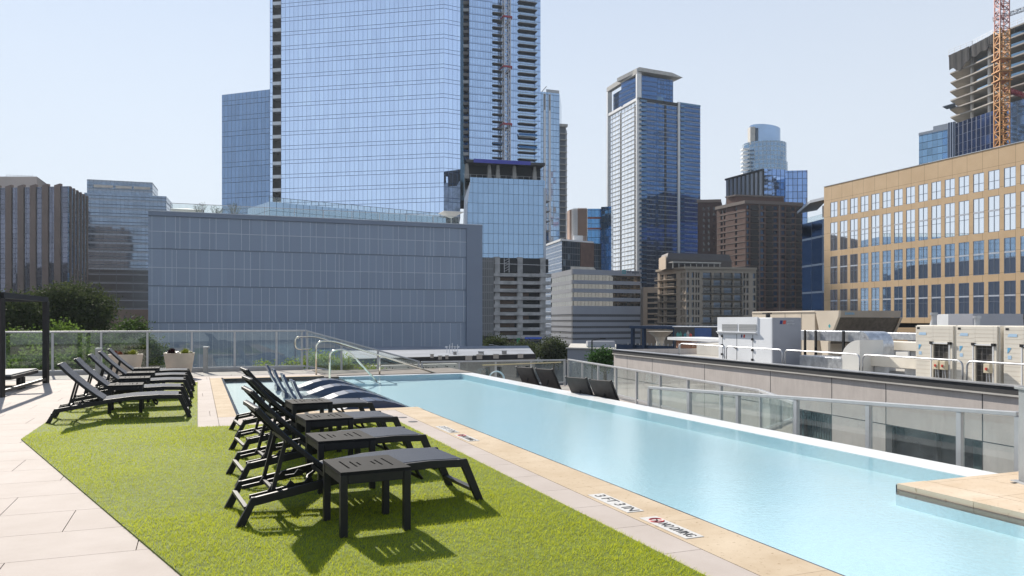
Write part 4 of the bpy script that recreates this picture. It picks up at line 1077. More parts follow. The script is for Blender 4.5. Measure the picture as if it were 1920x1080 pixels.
# glass link building with balustrade at the tower foot
lk = thing('link_building', 'low glass walled link storey at the foot of the tallest tower', 'building', XY(515,120))
lA, lB = XY(505,112), XY(836,130); fl, Wl = FR(lA, lB, 0)
lg = facade('link_glass', (.30,.42,.56), .85, .05, 1.0, .07, 1.32, ((0,.05,(.05,.09,.14),.3,.3),), mull=(.05,.09,.14), amp=.008, var=.08)
zl0, zl1 = GZ, zf(378,112)
body(lk, [lA, lB, lB+fl.col[1].to_2d()*9 if False else (lB.x+fl.col[1][0]*9, lB.y+fl.col[1][1]*9), (lA.x+fl.col[1][0]*9, lA.y+fl.col[1][1]*9)], zl0, zl1, lg, roofgrey, ['glass_curtain']*4)
for k in range(28):
    a = Wl*k/28; MB().box(a+.03,a+Wl/28-.03,.0,.03,zl1+.02,zl1+.62).build('parapet_glass', railglass, lk, fl)
m = MB(); m.bar((0,.015,zl1+.66),(Wl,.015,zl1+.66),.06)
for k in range(29): m.bar((Wl*k/28,.015,zl1),(Wl*k/28,.015,zl1+.66),.05)
m.build('parapet_rail', mat('dark_rail',(.08,.11,.15),.4,.4,.05), lk, fl)

# ------------------------------------------------------------------ tower right behind the tallest
gt = facade('pale_blue_glass', (.30,.43,.60), .9, .05, 1.9, .16, 3.6, ((0,.10,(.10,.17,.27),.4,.2),), mull=(.10,.17,.26), amp=.01, var=.14)
tb_ = thing('rear_tower', 'slim pale blue glass tower with white stripes right behind the tallest tower', 'building', XY(1016,480))
zt = zf(172,480)
A, B = XY(1000,478), XY(1049,484)
body(tb_, [A, B, XY(1053,512), XY(1004,510)], GZ, zt, gt, roofgrey, ['glass_curtain']*4)
f1, W1 = FR(A, B, 0)
for p in (1021,1030.5):
    u = upx(f1, p); MB().box(u-.7,u+.7,-.35,.2,GZ,zf(175,480)).build('white_stripe', white_p, tb_, f1)
    MB().box(u-.3,u+.3,-.42,-.36,zf(206,480),zf(176,480)).build('dark_slot', dark_gap, tb_, f1)
for k in range(2): MB().bar((upx(f1,1017),2,zt),(upx(f1,1027),2,zt+4.2),.35).build('roof_crane', black, tb_, f1)
MB().box(upx(f1,1036)-4,W1,.4,.7,zt,zt+2).build('crown_screen', railsteel, tb_, f1)
body(tb_, [XY(1050,497), XY(1060,498), XY(1063,512), XY(1052,512)], GZ, zf(236,497), mat('concrete_frame',(.13,.15,.18),.6,0,.1,.2), roofgrey)
f1, W1 = FR(XY(1050,496.5), XY(1060,497.5), 0)
for k in range(20):
    z = zf(250+11.5*k, 497)
    MB().box(0,W1+1.0,-.9,3,z-.5,z).build('floor_slab', lightcon, tb_, f1)
MB().box(-.5,W1+1.2,-1.2,4,zf(238,497),zf(233,497)).build('crown_slab', lightcon, tb_, f1)

# ------------------------------------------------------------------ ribbed and blue building
rb = thing('ribbed_building', 'rounded copper ribbed building with a blue glass end left of the white tower', 'building', XY(1063,420))
zt = zf(392,420); m = MB()
cc = XY(1083,436); rad = 15.0
pts = [(XY(1063,432).x+.0, XY(1063,432).y)]
arcp = [Vector((cc.x-5.6+6*0+ (rad*.40)*math.cos(a)*1.0, cc.y+rad*.5*math.sin(a))) for a in [math.pi+ (math.pi*.55)*k/8 for k in range(9)]]
foot = [XY(1063,440), XY(1064,428), XY(1068,423), XY(1075,420.5), XY(1088,419), XY(1101,419), XY(1101,450), XY(1064,455)]
MB().prism([(p.x,p.y) for p in foot], GZ, zt).build('wall', mat('copper_cladding',(.36,.23,.17),.6,0,.1,.1), rb)
ribs = [XY(1063+1.9*k, 432-13.4*math.sin(min(1, k/9)*1.5708)) for k in range(20)]
for q in ribs: MB().box(q.x-.16,q.x+.16,q.y-.7,q.y+.5,zf(470,420),zt+.3).build('rib', white_p if q.x < ribs[11].x else bpy.data.materials['copper_cladding'], rb)
gbb = facade('royal_blue_glass', (.09,.24,.46), .85, .06, 2.0, .12, 3.6, ((0,.06,(.02,.05,.1),.3,.3),), amp=.01, var=.15)
body(rb, [XY(1101.3,418.5), XY(1128,418.5), XY(1128,450), XY(1101.3,450)], GZ, zf(391,418), gbb, roofgrey, ['glass_curtain']*4)
body(rb, [XY(1127,415), XY(1146,413), XY(1150,446), XY(1129,446)], GZ, zf(388,415), gbb, roofgrey, ['glass_curtain']*4)
f1, W1 = FR(XY(1101.5,418.3), XY(1127,418.3), 0)
for y in (407,427): MB().box(0,W1,-.2,0,zf(y+3,418),zf(y,418)).build('red_spandrel', mat('red_spandrel',(.3,.09,.07),.6,0,.1) if y == 407 else bpy.data.materials['red_spandrel'], rb, f1)

# ------------------------------------------------------------------ low glazed block
lb = thing('glazed_block', 'low dark glazed block with a white roof edge behind the striped office', 'building', XY(1060,400))
sb_ = facade('striped_blue', (.10,.15,.24), .8, .08, 3.0, .1, 3.1, ((0,.14,(.5,.55,.62),.1,.5),(.5,.56,(.35,.4,.5),.1,.5)), amp=.01, var=.2)
db_ = facade('dark_grid_glass', (.06,.085,.11), .6, .08, 1.6, .14, 3.2, ((0,.1,(.12,.14,.16),.3,.4),), mull=(.12,.14,.16), amp=.02, var=.5)
A, B, C_ = XY(1015,440), XY(1053.5,400), XY(1146,421)
body(lb, [A, B, C_, XY(1130,460)], GZ, zf(452,402), [sb_, db_, db_, db_], whiteroof, ['glass_curtain']*4)
f1, W1 = FR(A, B, 0); MB().box(-.2,W1,-.4,1,zf(452,402),zf(448,402)).build('white_cornice', white_p, lb, f1)
f2_, W2 = FR(B, C_, 0); MB().box(-.2,W2*.62,-.4,1,zf(452,402),zf(449,402)).build('white_cornice', white_p, lb, f2_)
body(lb, [XY(1076,416), XY(1120,421), XY(1118,440), XY(1072,435)], zf(452,402)-.1, zf(441,416), white_p, whiteroof, ['penthouse_wall']*4)
u0, u1 = upx(f2_,1088), upx(f2_,1113); MB().box(u0,u1,-.25,.1,zf(500,408),zf(453,408)).build('brick_reflection', mat('brick_reflection',(.15,.085,.065),.8,0,.2,.3), lb, f2_)  # brick tone painted over the glass front as a reflection

# ------------------------------------------------------------------ white residential tower
wt_ = thing('white_tower', 'tall white sided apartment tower with blue glass front and a framed crown', 'building', XY(1198,500))
A, B, C_ = XY(1140.5,542), XY(1197.5,500), XY(1313,521)
D_ = A+(C_-B)
zr = zf(184,500)
gwt = facade('navy_glass', (.05,.13,.30), .8, .05, 2.4, .2, 2.95, ((0,.10,(.05,.07,.1),.3,.4),(.1,.32,(.03,.08,.2),.8,.1)), mull=(.02,.03,.05), amp=.012, var=.3)
gwl = facade('white_side_panels', (.95,.96,.98), .75, .12, 4.6, 1.0, 2.95, ((0,.16,(.80,.80,.80),.0,.5),), mull=(.8,.8,.8), amp=.01, var=.1)
body(wt_, [A, B, C_, D_], GZ, zr, [gwl, gwt, gwl, gwt], roofgrey, ['wall','glass_curtain','wall','glass_curtain'])
fl_, Wl_ = FR(A, B, 0); fr_, Wr_ = FR(B, C_, 0)
wcl = mat('white_render', (.80,.80,.79), .5, 0, .03, .1)
# framing blades
for u in (0.0, Wl_-1.6): MB().box(u,u+1.6,-1.2,2,GZ,zf(128,500) if u else zf(165,542)).build('frame_blade', wcl, wt_, fl_)
MB().add([(0,-1.25,zf(165,542)),(Wl_,-1.25,zf(128,500)),(Wl_,2,zf(128,500)),(0,2,zf(165,542)),(0,-1.25,zf(173,542)),(Wl_,-1.25,zf(138,500)),(Wl_,2,zf(138,500)),(0,2,zf(173,542))],
         [(0,1,2,3),(7,6,5,4),(4,5,1,0),(5,6,2,1),(6,7,3,2),(7,4,0,3)]).build('crown_beam', lightcon, wt_, fl_)
MB().box(1.6,Wl_-1.6,3,14,zr,zf(160,520)).build('crown_glass', gwt, wt_, fl_)
MB().box(0,Wl_,-1.0,2,zr-1.2,zr+.6).build('crown_beam', wcl, wt_, fl_)
nf = 36; wsl = MB()
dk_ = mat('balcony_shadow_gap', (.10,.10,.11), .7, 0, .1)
for k in range(nf):
    z = zr-4-2.95*k
    if z < zf(545,500): break
    for f0, f1_ in ((.16,.38),(.62,.86)):
        MB().box(Wl_*f0,Wl_*f1_,-.3,.0,z-.2,z+.15).build('balcony', wcl, wt_, fl_)
    wsl.box(1.7,Wl_-1.7,-.18,-.02,z-.22,z)
wsl.build('floor_edges', wcl, wt_, fl_)
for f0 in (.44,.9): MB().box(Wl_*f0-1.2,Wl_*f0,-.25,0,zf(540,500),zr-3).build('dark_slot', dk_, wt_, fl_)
# right face: white slab edges, balconies and a white pier
sl_ = MB()
u1 = upx(fr_,1270); u2 = upx(fr_,1273.5)
for k in range(44):
    z = zr-2-2.95*k
    if z < zf(560,500): break
    sl_.box(.3+(1.5 if k % 2 else 0),u1*.42,-.35,0,z-.13,z+.13); sl_.box(u1*.5,u1-.4,-.35,0,z-.13,z+.13); sl_.box(u2+.4,Wr_,-.35,0,z-.13,z+.13)
sl_.build('floor_edges', mat('pale_slab_edge',(.5,.53,.58),.5,0,.05), wt_, fr_)
gbal = mat('blue_balcony_glass', (.10,.2,.32), .1, .5, .2, .3)
for k in range(40):
    z = zr-2-2.95*k
    if z < zf(545,500): break
    MB().box(.35,u1*.17,-1.5,-.36,z-.25,z+.95).build('balcony', gbal, wt_, fr_)
    MB().box(u2+.3,u2+3.4,-1.3,-.36,z-.25,z+.95).build('balcony', gbal, wt_, fr_)
MB().box(u1,u2,-1.0,.5,GZ,zr+1).build('white_pier', wcl, wt_, fr_)
MB().box(u1*.66,u1*.71,-.2,0,GZ,zr).build('dark_pier', dark_gap, wt_, fr_)
MB().box(.6,u1,-.4,0,zr-1.6,zr+.4).build('dark_band', dark_gap, wt_, fr_)
MB().box(u2,Wr_,-.3,.2,zr+.0,zr+1.2).build('glass_parapet', gbal, wt_, fr_)
MB().box(1.4,upx(fr_,1266),2.2,22,zr+.1,zf(140,502)).build('penthouse_glass', gwt, wt_, fr_)
MB().box(1.2,upx(fr_,1246),1.2,2.1,zr+.02,zf(176,502)).build('penthouse_base', gbal, wt_, fr_)
zo = zf(137,502)
MB().add([(-.6,-1.4,zo+.3),(upx(fr_,1268),-1.4,zo+.3),(upx(fr_,1278),-1.4,zo+.6),(upx(fr_,1258),-1.4,zo+2.6),(-.6,-1.4,zo+2.7),
          (-.6,24,zo+.3),(upx(fr_,1268),24,zo+.3),(upx(fr_,1278),24,zo+.6),(upx(fr_,1258),24,zo+2.6),(-.6,24,zo+2.7)],
         [(0,1,2,3,4),(9,8,7,6,5),(0,5,6,1),(1,6,7,2),(2,7,8,3),(3,8,9,4),(4,9,5,0)]).build('crown_roof', lightcon, wt_, fr_)

# ------------------------------------------------------------------ striped office (lettered)
so = thing('striped_office', 'grey white striped office with bronze windows and lettering at its top corner', 'building', XY(1073,330))
A, B, C_ = XY(1033,363), XY(1074,330), XY(1201,344)
D_ = A+(C_-B)
zt = zf(504.5,330)
wst = mat('white_stripe_panel', (.30,.32,.37), .6, 0, .04, .2); wst2 = mat('warm_stripe_panel', (.42,.40,.38), .6, 0, .04, .2)
gst = facade('bronze_strip_glass', (.30,.275,.24), .9, .03, 1.75, .12, 3.9, (), mull=(.03,.03,.04), amp=.02, var=.15)
lou = facade('louvre_strip', (.11,.115,.13), .1, .6, .9, .15, .35, ((0,.3,(.05,.05,.06),.1,.6),), mull=(.05,.05,.06), amp=0)
rows = [(504.5,514.3,0),(514.3,525,1),(525,532,0),(532,540.7,1),(540.7,548,0),(548,557.1,1),(557.1,564.2,0),(564.2,573.2,1),(573.2,589,0),(589,593.7,2),(593.7,600,0),(600,604.3,2),(604.3,611.4,0),(611.4,615.7,2),(615.7,622,0),(622,627,2),(627,633.5,0),(633.5,637.4,2),(637.4,646,0)]
for fa, fb in ((A,B),(B,C_)):
    f_, w_ = FR(fa, fb, 0)
    for t_, b_, kd in rows:
        za, zb = zf(b_,330), zf(t_,330); ins = (0,.25,.15)[kd]
        if kd == 0: MB().box(0,w_,0,1.2,za,zb).build('spandrel', wst, so, f_)
        else:
            f3_, w3 = FR(pt(f_,0,ins).xy, pt(f_,w_,ins).xy, za)
            MB().quad((0,0,0),(w3,0,0),(w3,0,zb-za),(0,0,zb-za)).build('strip_window' if kd == 1 else 'louvre_band', gst if kd == 1 else lou, so, f3_)
body(so, [A,B,C_,D_], GZ, zf(646,330), dark_gap, roofgrey)
MB().add([(p[0],p[1],zt-.2) for p in (A,B,C_,D_)], [(0,1,2,3)]).build('roof', roofgrey, so)
f1, W1 = FR(C_, D_, GZ); MB().quad((0,0,0),(W1,0,0),(W1,0,zt-GZ),(0,0,zt-GZ)).build('wall', wst, so, f1)
f1, W1 = FR(D_, A, GZ); MB().quad((0,0,0),(W1,0,0),(W1,0,zt-GZ),(0,0,zt-GZ)).build('wall', wst, so, f1)
fs, Ws = FR(B, C_, 0)
u = upx(fs,1175); lettering('WP engine', 2.15, fs @ Matrix.Translation((u,-.06,zf(512.3,340))) @ Matrix.Rotation(R(90),4,'X'), mat('dark_sign',(.02,.05,.08),.5,0,.05), so, ext=.03, xs=1.0*(upx(fs,1200)-u)/10.2)
lo_ = MB(); tl_ = mat('teal_sign',(.03,.32,.36),.5,0,.05); u = upx(fs,1166.8)
for a in range(3):
    for b in range(3):
        if (a,b) != (1,1): lo_.box(u+a*.62,u+a*.62+.52,-.09,-.02,zf(513.2,340)+b*.62,zf(513.2,340)+b*.62+.52)
lo_.build('sign_emblem', tl_, so, fs)
body(so, [XY(1070,350), XY(1113,356), XY(1117,372), XY(1072,366)], zt-.3, zf(499.5,350), lightcon, roofgrey, ['penthouse_wall']*4)

# ------------------------------------------------------------------ beige garage and beige apartments
bg_ = thing('beige_garage', 'narrow beige parking block with dark openings beside the striped office', 'building', XY(1207,400))
A, B = XY(1206,404), XY(1250,400); f1, W1 = FR(A, B, GZ)
bei = mat('beige_stucco', (.44,.34,.25), .8, 0, .06, .2)
rws = bands_of([(549+10.2*k, 556+10.2*k) for k in range(7)], 402, GZ)
punched(bg_, f1, W1, zf(538,400)-GZ, [(upx(f1,1213.5), W1-1)], rws, 1.5, bei, dark_gap, wname='parking_opening')
body(bg_, [A,B,(B.x+2,B.y+30),(A.x+2,A.y+30)], GZ, zf(538,400), bei, roofgrey, skip=(0,))
ba = thing('apartment_block', 'beige apartment block with railed balconies and a dark mansard roof', 'building', XY(1286,320))
A, B, C_ = XY(1233,341), XY(1286,320), XY(1418,327); D_ = A+(C_-B)
zt = zf(504,320); Hh = zt-GZ
cre = mat('cream_stone', (.33,.285,.23), .8, 0, .06, .2)
fA, WAx = FR(A,B,GZ); fB, WBx = FR(B,C_,GZ)
flr = [510+13.9*k for k in range(9)]
rws = bands_of([(y+1.2, y+11) for y in flr if y < 640], 322, GZ)
pn = [plain_glass, blue_glass, plain_glass]
punched(ba, fB, WBx, Hh, [(upx(fB,a),upx(fB,b)) for a, b in ((1287.5,1292),(1297,1301.5),(1304,1307),(1308.5,1311.5))]+[(upx(fB,a),upx(fB,b)) for a, b in ((1318,1334),(1338,1353),(1357,1374),(1377,1391))]+[(upx(fB,a),upx(fB,b)) for a, b in ((1393.5,1397.5),(1399.5,1403.5),(1411.5,1417))], rws, .7, cre, pn, limit=99)
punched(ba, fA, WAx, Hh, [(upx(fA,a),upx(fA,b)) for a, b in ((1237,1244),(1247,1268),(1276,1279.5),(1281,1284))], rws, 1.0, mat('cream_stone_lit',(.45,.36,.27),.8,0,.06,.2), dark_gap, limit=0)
body(ba, [A,B,C_,D_], GZ, zt, cre, roofgrey, skip=(0,1))
MB().box(-.4,WBx,-.6,.4,zt,zt+.9).build('cornice', cre, ba, fB.copy() if False else FR(B,C_,0)[0]); MB().box(-.2,WAx+.3,-.9,.4,zt,zt+.9).build('cornice', bpy.data.materials['cream_stone_lit'], ba, FR(A,B,0)[0])
for c0, c1 in rws:
    r0 = MB().box(upx(fB,1317),upx(fB,1392),-1.1,-.02,c0-.35,c0-.1); 
    r0.bar((upx(fB,1317),-1.05,c0+.95),(upx(fB,1392),-1.05,c0+.95),.1,.1)
    for k in range(26): q = upx(fB,1317)+(upx(fB,1392)-upx(fB,1317))*k/25; r0.box(q-.04,q+.04,-1.09,-1.01,c0-.1,c0+.95)
    r0.build('balcony', mat('balcony_iron',(.07,.065,.06),.6,.2,.1) if c0 == rws[0][0] else bpy.data.materials['balcony_iron'], ba, fB)
    r1 = MB().box(0,upx(fA,1270),-1.6,-.02,c0-.4,c0-.12); r1.bar((0,-1.55,c0+.9),(upx(fA,1270),-1.55,c0+.9),.12,.12); r1.bar((0,-1.55,c0+.4),(upx(fA,1270),-1.55,c0+.4),.09,.09)
    r1.build('balcony', bpy.data.materials['cream_stone_lit'], ba, fA)
# mansard
zm0, zm1 = zt+.4, zf(474,330)
q0 = [XY(1236,342), XY(1250,326), XY(1372,336), XY(1362,350)]; q1 = [XY(1241,343), XY(1253,330), XY(1367,339), XY(1357,348)]
mans = mat('dark_mansard', (.07,.06,.055), .7, 0, .1, .5)
m = MB(); m.add([(p.x,p.y,zm0) for p in q0]+[(p.x,p.y,zm0+4) for p in q0]+[(p.x,p.y,zm1) for p in q1], [(0,1,5,4),(1,2,6,5),(2,3,7,6),(3,0,4,7),(4,5,9,8),(5,6,10,9),(6,7,11,10),(7,4,8,11),(8,9,10,11)]); m.build('mansard_roof', mans, ba)
m = MB(); fm_, wm_ = FR(q0[0], q0[1], 0); m.box(1,wm_-.2,-.35,-.05,zm0,zm0+5.5); m.build('gable_wall', bpy.data.materials['cream_stone_lit'], ba, fm_)
fm_, wm_ = FR(XY(1262,322), XY(1350,328), 0)
m = MB()
for k in range(9): m.box(wm_*k/8-.12,wm_*k/8+.12,0,.25,zt+.4,zf(493,324))
m.box(-.3,wm_+.3,-.4,3.5,zf(493,324),zf(491,324)); m.build('roof_pergola', lightcon, ba, fm_)

# ------------------------------------------------------------------ brown brick residential tower
bk_ = thing('brick_tower', 'dark brown brick apartment tower with stacked balconies', 'building', XY(1398,390))
A, B, C_ = XY(1344,412), XY(1398,390), XY(1504,398); D_ = A+(C_-B)
brk = mat('dark_brown_brick', (.13,.068,.052), .85, 0, .12, .3)
zt = zf(377,391); Hh = zt-GZ
fA, WAx = FR(A,B,GZ); fB, WBx = FR(B,C_,GZ)
rws = bands_of([(385.5+11.45*k, 393+11.45*k) for k in range(17)], 392, GZ)
cl = [(upx(fB,a),upx(fB,b)) for a, b in ((1400,1405),(1426,1433),(1450,1458),(1465,1472),(1484,1491))]
punched(bk_, fB, WBx, Hh, cl, rws, .6, brk, [blue_glass, plain_glass, blue_glass], limit=100)
punched(bk_, fA, WAx, Hh, [(upx(fA,a),upx(fA,b)) for a, b in ((1351,1355),(1357,1360),(1378,1382))], rws, .5, brk, plain_glass, limit=0)
body(bk_, [A,B,C_,D_], GZ, zt, brk, roofgrey, skip=(0,1))
tr_ = mat('brick_tower_trim', (.19,.15,.13), .8, 0, .06)
for f_, w_ in ((FR(A,B,0)),(FR(B,C_,0))):
    MB().box(-.5,w_+.3,-.7,.4,zt-1.4,zt+.2).build('cornice', tr_, bk_, f_)
m = MB()
for c0, c1 in rws: m.box(0,WAx,-.12,-.01,c0-1.0,c0-.75); m.box(0,WBx,-.12,-.01,c0-1.0,c0-.75)
for c0, c1 in rws:
    b = MB()
    for a0, a1 in ((1407,1421),(1436,1448),(1474,1482),(1492.5,1502)):
        b.box(upx(fB,a0),upx(fB,a1),-1.2,-.13,c0-.5,c0-.25); b.box(upx(fB,a0),upx(fB,a1),-1.2,-1.1,c0-.25,c0+.8)
        b.quad((upx(fB,a0),-.005,c0-.2),(upx(fB,a1),-.005,c0-.2),(upx(fB,a1),-.005,c1+.1),(upx(fB,a0),-.005,c1+.1))
    b.build('balcony_row', mat('dark_iron_balcony',(.03,.025,.024),.7,.1,.1) if c0 == rws[0][0] else bpy.data.materials['dark_iron_balcony'], bk_, fB)
sc_ = MB()
for c0, c1 in rws: sc_.box(0.02,WBx-.02,-.14,-.02,c0-1.0,c0-.72)
sc_.build('string_courses', tr_, bk_, fB)
sc_ = MB()
for c0, c1 in rws: sc_.box(0.02,WAx-.02,-.14,-.02,c0-1.0,c0-.72)
sc_.build('string_courses', tr_, bk_, fA)
for p in (1423,1461): u = upx(fB,p); MB().box(u-.35,u+.35,-.3,-.15,0,Hh).build('pilaster', tr_, bk_, fB)
body(bk_, [XY(1362,408), XY(1380,401), XY(1470,408), XY(1452,425)], zt-.5, zf(366,402), brk, roofgrey, ['penthouse_wall']*4)
fm_, wm_ = FR(XY(1361,407.5), XY(1380,400.5), 0); MB().box(0,wm_+.4,-.5,.4,zf(368,402),zf(365.5,402)).build('cornice', tr_, bk_, fm_)
fm_, wm_ = FR(XY(1380,400.5), XY(1470,407.5), 0); MB().box(-.4,wm_,-.5,.4,zf(368,402),zf(365.5,402)).build('cornice', tr_, bk_, fm_)
bk2 = thing('brick_wing', 'darker brick apartment wing between white tower and brown brick tower', 'building', XY(1312,430))
A, B = XY(1308,430), XY(1352,428); f1, W1 = FR(A,B,GZ); zt = zf(376,430)
rws = bands_of([(388+11.0*k, 394+11.0*k) for k in range(12)], 429, GZ)
punched(bk2, f1, W1, zt-GZ, [(upx(f1,a),upx(f1,b)) for a, b in ((1318,1321.5),(1327,1331),(1337,1340.5))], rws, .6, mat('deep_brown_brick',(.075,.045,.04),.85,0,.12,.3), plain_glass)
body(bk2, [A,B,XY(1356,460),XY(1312,460)], GZ, zt, bpy.data.materials['deep_brown_brick'], roofgrey, skip=(0,))
MB().box(-.3,W1,-.8,.3,zt-1.2,zt+.3).build('cornice', tr_, bk2, FR(A,B,0)[0])

# ------------------------------------------------------------------ blue glass tower with white fins
bf = thing('finned_tower', 'blue glass tower with pale vertical fins behind the brown brick tower', 'building', XY(1433,460))
A, B, C_ = XY(1362,493), XY(1433,460), XY(1473,463)
gf = facade('bright_blue_glass', (.20,.32,.58), .92, .04, 2.7, .3, 3.9, ((0,.07,(.03,.05,.1),.3,.3),), mull=(.03,.05,.10), amp=.012, var=.2)
zt = zf(316.5,460)
body(bf, [A,B,C_,XY(1410,500)], zf(365,470)-6, zt, [dark_gap, gf, gf, gf], roofgrey, ['fin_wall','glass_curtain','glass_curtain','glass_curtain'])
fA, WAx = FR(A,B,0)
for k in range(9):
    u = WAx*(k+.2)/9; MB().box(u,u+1.9,-.9,0,zf(388,476),zt-1.2).build('fin', mat('pale_fin',(.42,.45,.5),.3,.5,.06) if k == 0 else bpy.data.materials['pale_fin'], bf, fA)
MB().box(0,WAx,-1.3,.2,zt-1.1,zt).build('cornice', black, bf, fA)
for k in range(9):
    u = WAx*(k+.1)/9; MB().box(u,u+2.6,-1.0,-.91,zf(388,476)-.5,zf(373+.9*k,476)).build('lit_panel', white_p, bf, fA)
body(bf, [XY(1470,470), XY(1514,468), XY(1514,500), XY(1474,500)], GZ, zf(319,468), gf, roofgrey, ['glass_curtain']*4)
body(bf, [XY(1366,495), XY(1433,463), XY(1472,466), XY(1412,505)], GZ, zf(365,470)-6.2, gf, roofgrey, ['glass_curtain']*4)
# ------------------------------------------------------------------ round topped tower
rt_ = thing('round_tower', 'far round pale blue tower with a narrower drum on top', 'building', XY(1433,700))
def cyl(c, rx, ry, z0, z1, m, nm, n=28, tilt=0):
    v = [(c.x+rx*math.cos(2*math.pi*k/n), c.y+ry*math.sin(2*math.pi*k/n)) for k in range(n)]
    MB().add([(x,y,z0) for x,y in v]+[(x,y,z1+tilt*(x-c.x)/rx) for x,y in v], [(k,(k+1)%n,n+(k+1)%n,n+k) for k in range(n)]+[tuple(range(n,2*n))]).build(nm, m, rt_)
gr_ = mat('drum_glass', (.28,.41,.60), .08, .8, .08, .08); grt = facade('body_glass', (.17,.28,.42), .75, .08, 3.2, .5, 3.9, ((0,.18,(.35,.42,.48),.3,.4),), mull=(.36,.42,.48), amp=.02, var=.2, uoff=0)
c = XY(1433,720)
def px2m(d, Y): return d/F*Y
cyl(c, px2m(40,720), 18, GZ, zf(271,720), grt, 'wall'); cyl(XY(1434,720), px2m(28,720), 13, zf(271,720), zf(240,720), gr_, 'drum', tilt=-2)
cyl(XY(1433,720), px2m(42,720), 19, GZ, zf(307,720), grt, 'lower_wall')
for k in range(9):
    q = XY(1399,706); MB().box(q.x-px2m(7,706),q.x+px2m(5,706),q.y-1.5,q.y+6,zf(281+7.6*k,706),zf(278+7.6*k,706)).build('balcony', white_p, rt_)
q = XY(1410,712); MB().box(q.x-px2m(5,712),q.x+px2m(4,712),q.y-3,q.y+5,zf(272,712),zf(239,712)).build('white_shaft', lightcon, rt_)
# ------------------------------------------------------------------ tan office, its glass neighbour
to = thing('tan_office', 'tan panelled office with rows of deep dark windows', 'building', XY(1545,110))
A, B = XY(1545,110), XY(2010,77.2)
tan = None
t = NT('tan_panel'); sp = t.n('ShaderNodeSeparateXYZ'); t.put(sp.inputs[0], t.obj())
jx = t.M('LESS_THAN', t.M('FRACT', t.M('DIVIDE', t.M('ADD', sp.outputs[0], 500.32), 1.945)), .016); jz = t.M('LESS_THAN', t.M('FRACT', t.M('DIVIDE', t.M('ADD', sp.outputs[2], .45), 2.3)), .012)
cc_ = t.mix(t.ramp(t.noise(.5, 3), .3, .7), (.56,.385,.215), (.63,.445,.26))
tan = t.done(t.pr(t.mix(t.M('MAXIMUM', jx, jz), cc_, (.2,.11,.05)), .6, 0, .4))
fT, WT = FR(A, B, GZ)
bases = (105,155,208,262,320,379,440,503,570,637,710,784,863,943,1030)
ends = (142,192,247,303,362,424,487,552,620,691,765,841,922,1005,1095)
cols = [(upx(fT,1520+a/2.8425), upx(fT,1520+b/2.8425)) for a, b in zip(bases, ends)]
pit = (cols[-1][0]-cols[0][0])/14; wid = sum(b-a for a, b in cols)/15
cols = [(cols[0][0]+pit*k, cols[0][0]+pit*k+wid) for k in range(18) if cols[0][0]+pit*k+wid < WT-.4]
Yr = 108.6
R_ = lambda t_, b_: (zf(b_,Yr)-GZ, zf(t_,Yr)-GZ)
Htan = zf(350.5,110)-GZ
wg = facade('tan_window_glass', (.86,.89,.93), .97, .02, 50, 0, 50, (), amp=.0, var=.04)
lowrow = [R_(417.5,470.5), R_(481,532.8), R_(543.3,596)]
H0 = zf(603,108)-GZ
frw = mat('pale_frame', (.20,.23,.28), .4, .3, .05)
punched(to, fT, WT, Htan, cols, [R_(379.6,407.8)]+lowrow, .05, tan, wg, frw, mull=(1,(.44,)), fw=.045, limit=100, z0=H0)
bbar = mat('blind_bar',(.5,.54,.6),.5,0,.05)
for a, b in cols:
    for z0_, z1_ in lowrow: zc = z0_+(z1_-z0_)*.58; MB().box(a+.05,b-.05,.0,.0475,zc,zc+.17).build('blind_bar', bbar, to, fT)
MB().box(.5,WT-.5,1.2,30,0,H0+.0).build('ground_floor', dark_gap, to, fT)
MB().box(0,WT,.0,1.19,H0-.15,H0-.004).build('soffit', tan, to, fT)
MB().box(0,WT,-.06,.3,Htan+.0,Htan+.06).build('coping', seam_m, to, fT)
yv = fT.col[1]
body(to, [A,B,(B.x+yv[0]*30,B.y+yv[1]*30),(A.x+yv[0]*30,A.y+yv[1]*30)], GZ+H0, GZ+Htan, tan, roofgrey, skip=(0,))
gn = thing('glass_annex', 'dark glass annex with a thin flat canopy beside the tan office', 'building', XY(1505,128))
A, B = XY(1504,130), XY(1550,122)
gan = facade('annex_glass', (.06,.10,.17), .85, .05, 3.4, .1, 4.35, ((0,.07,(.30,.35,.42),.2,.4),), amp=.015, var=.5)
zt = zf(412,124)
body(gn, [A,B,XY(1560,150),XY(1512,155)], GZ, zt, gan, roofgrey, ['glass_curtain']*4)
f1, W1 = FR(A,B,0); MB().box(0,W1,.2,.25,zt,zt+.9).build('glass_parapet', railglass, gn, f1)
m = MB(); q = XY(1519,118); q2 = XY(1553,114); m.prism([q, q2, (q2.x+3,q2.y+12), (q.x+2.4,q.y+12)], zf(380.5,118), zf(375.5,118)); m.build('canopy', mat('canopy_grey',(.36,.39,.43),.5,.2,.05), gn)
m = MB(); q = XY(1545,121); m.box(q.x-.15,q.x+.15,q.y,q.y+.3,zt,zf(380,118)); m.build('canopy_post', railsteel, gn)
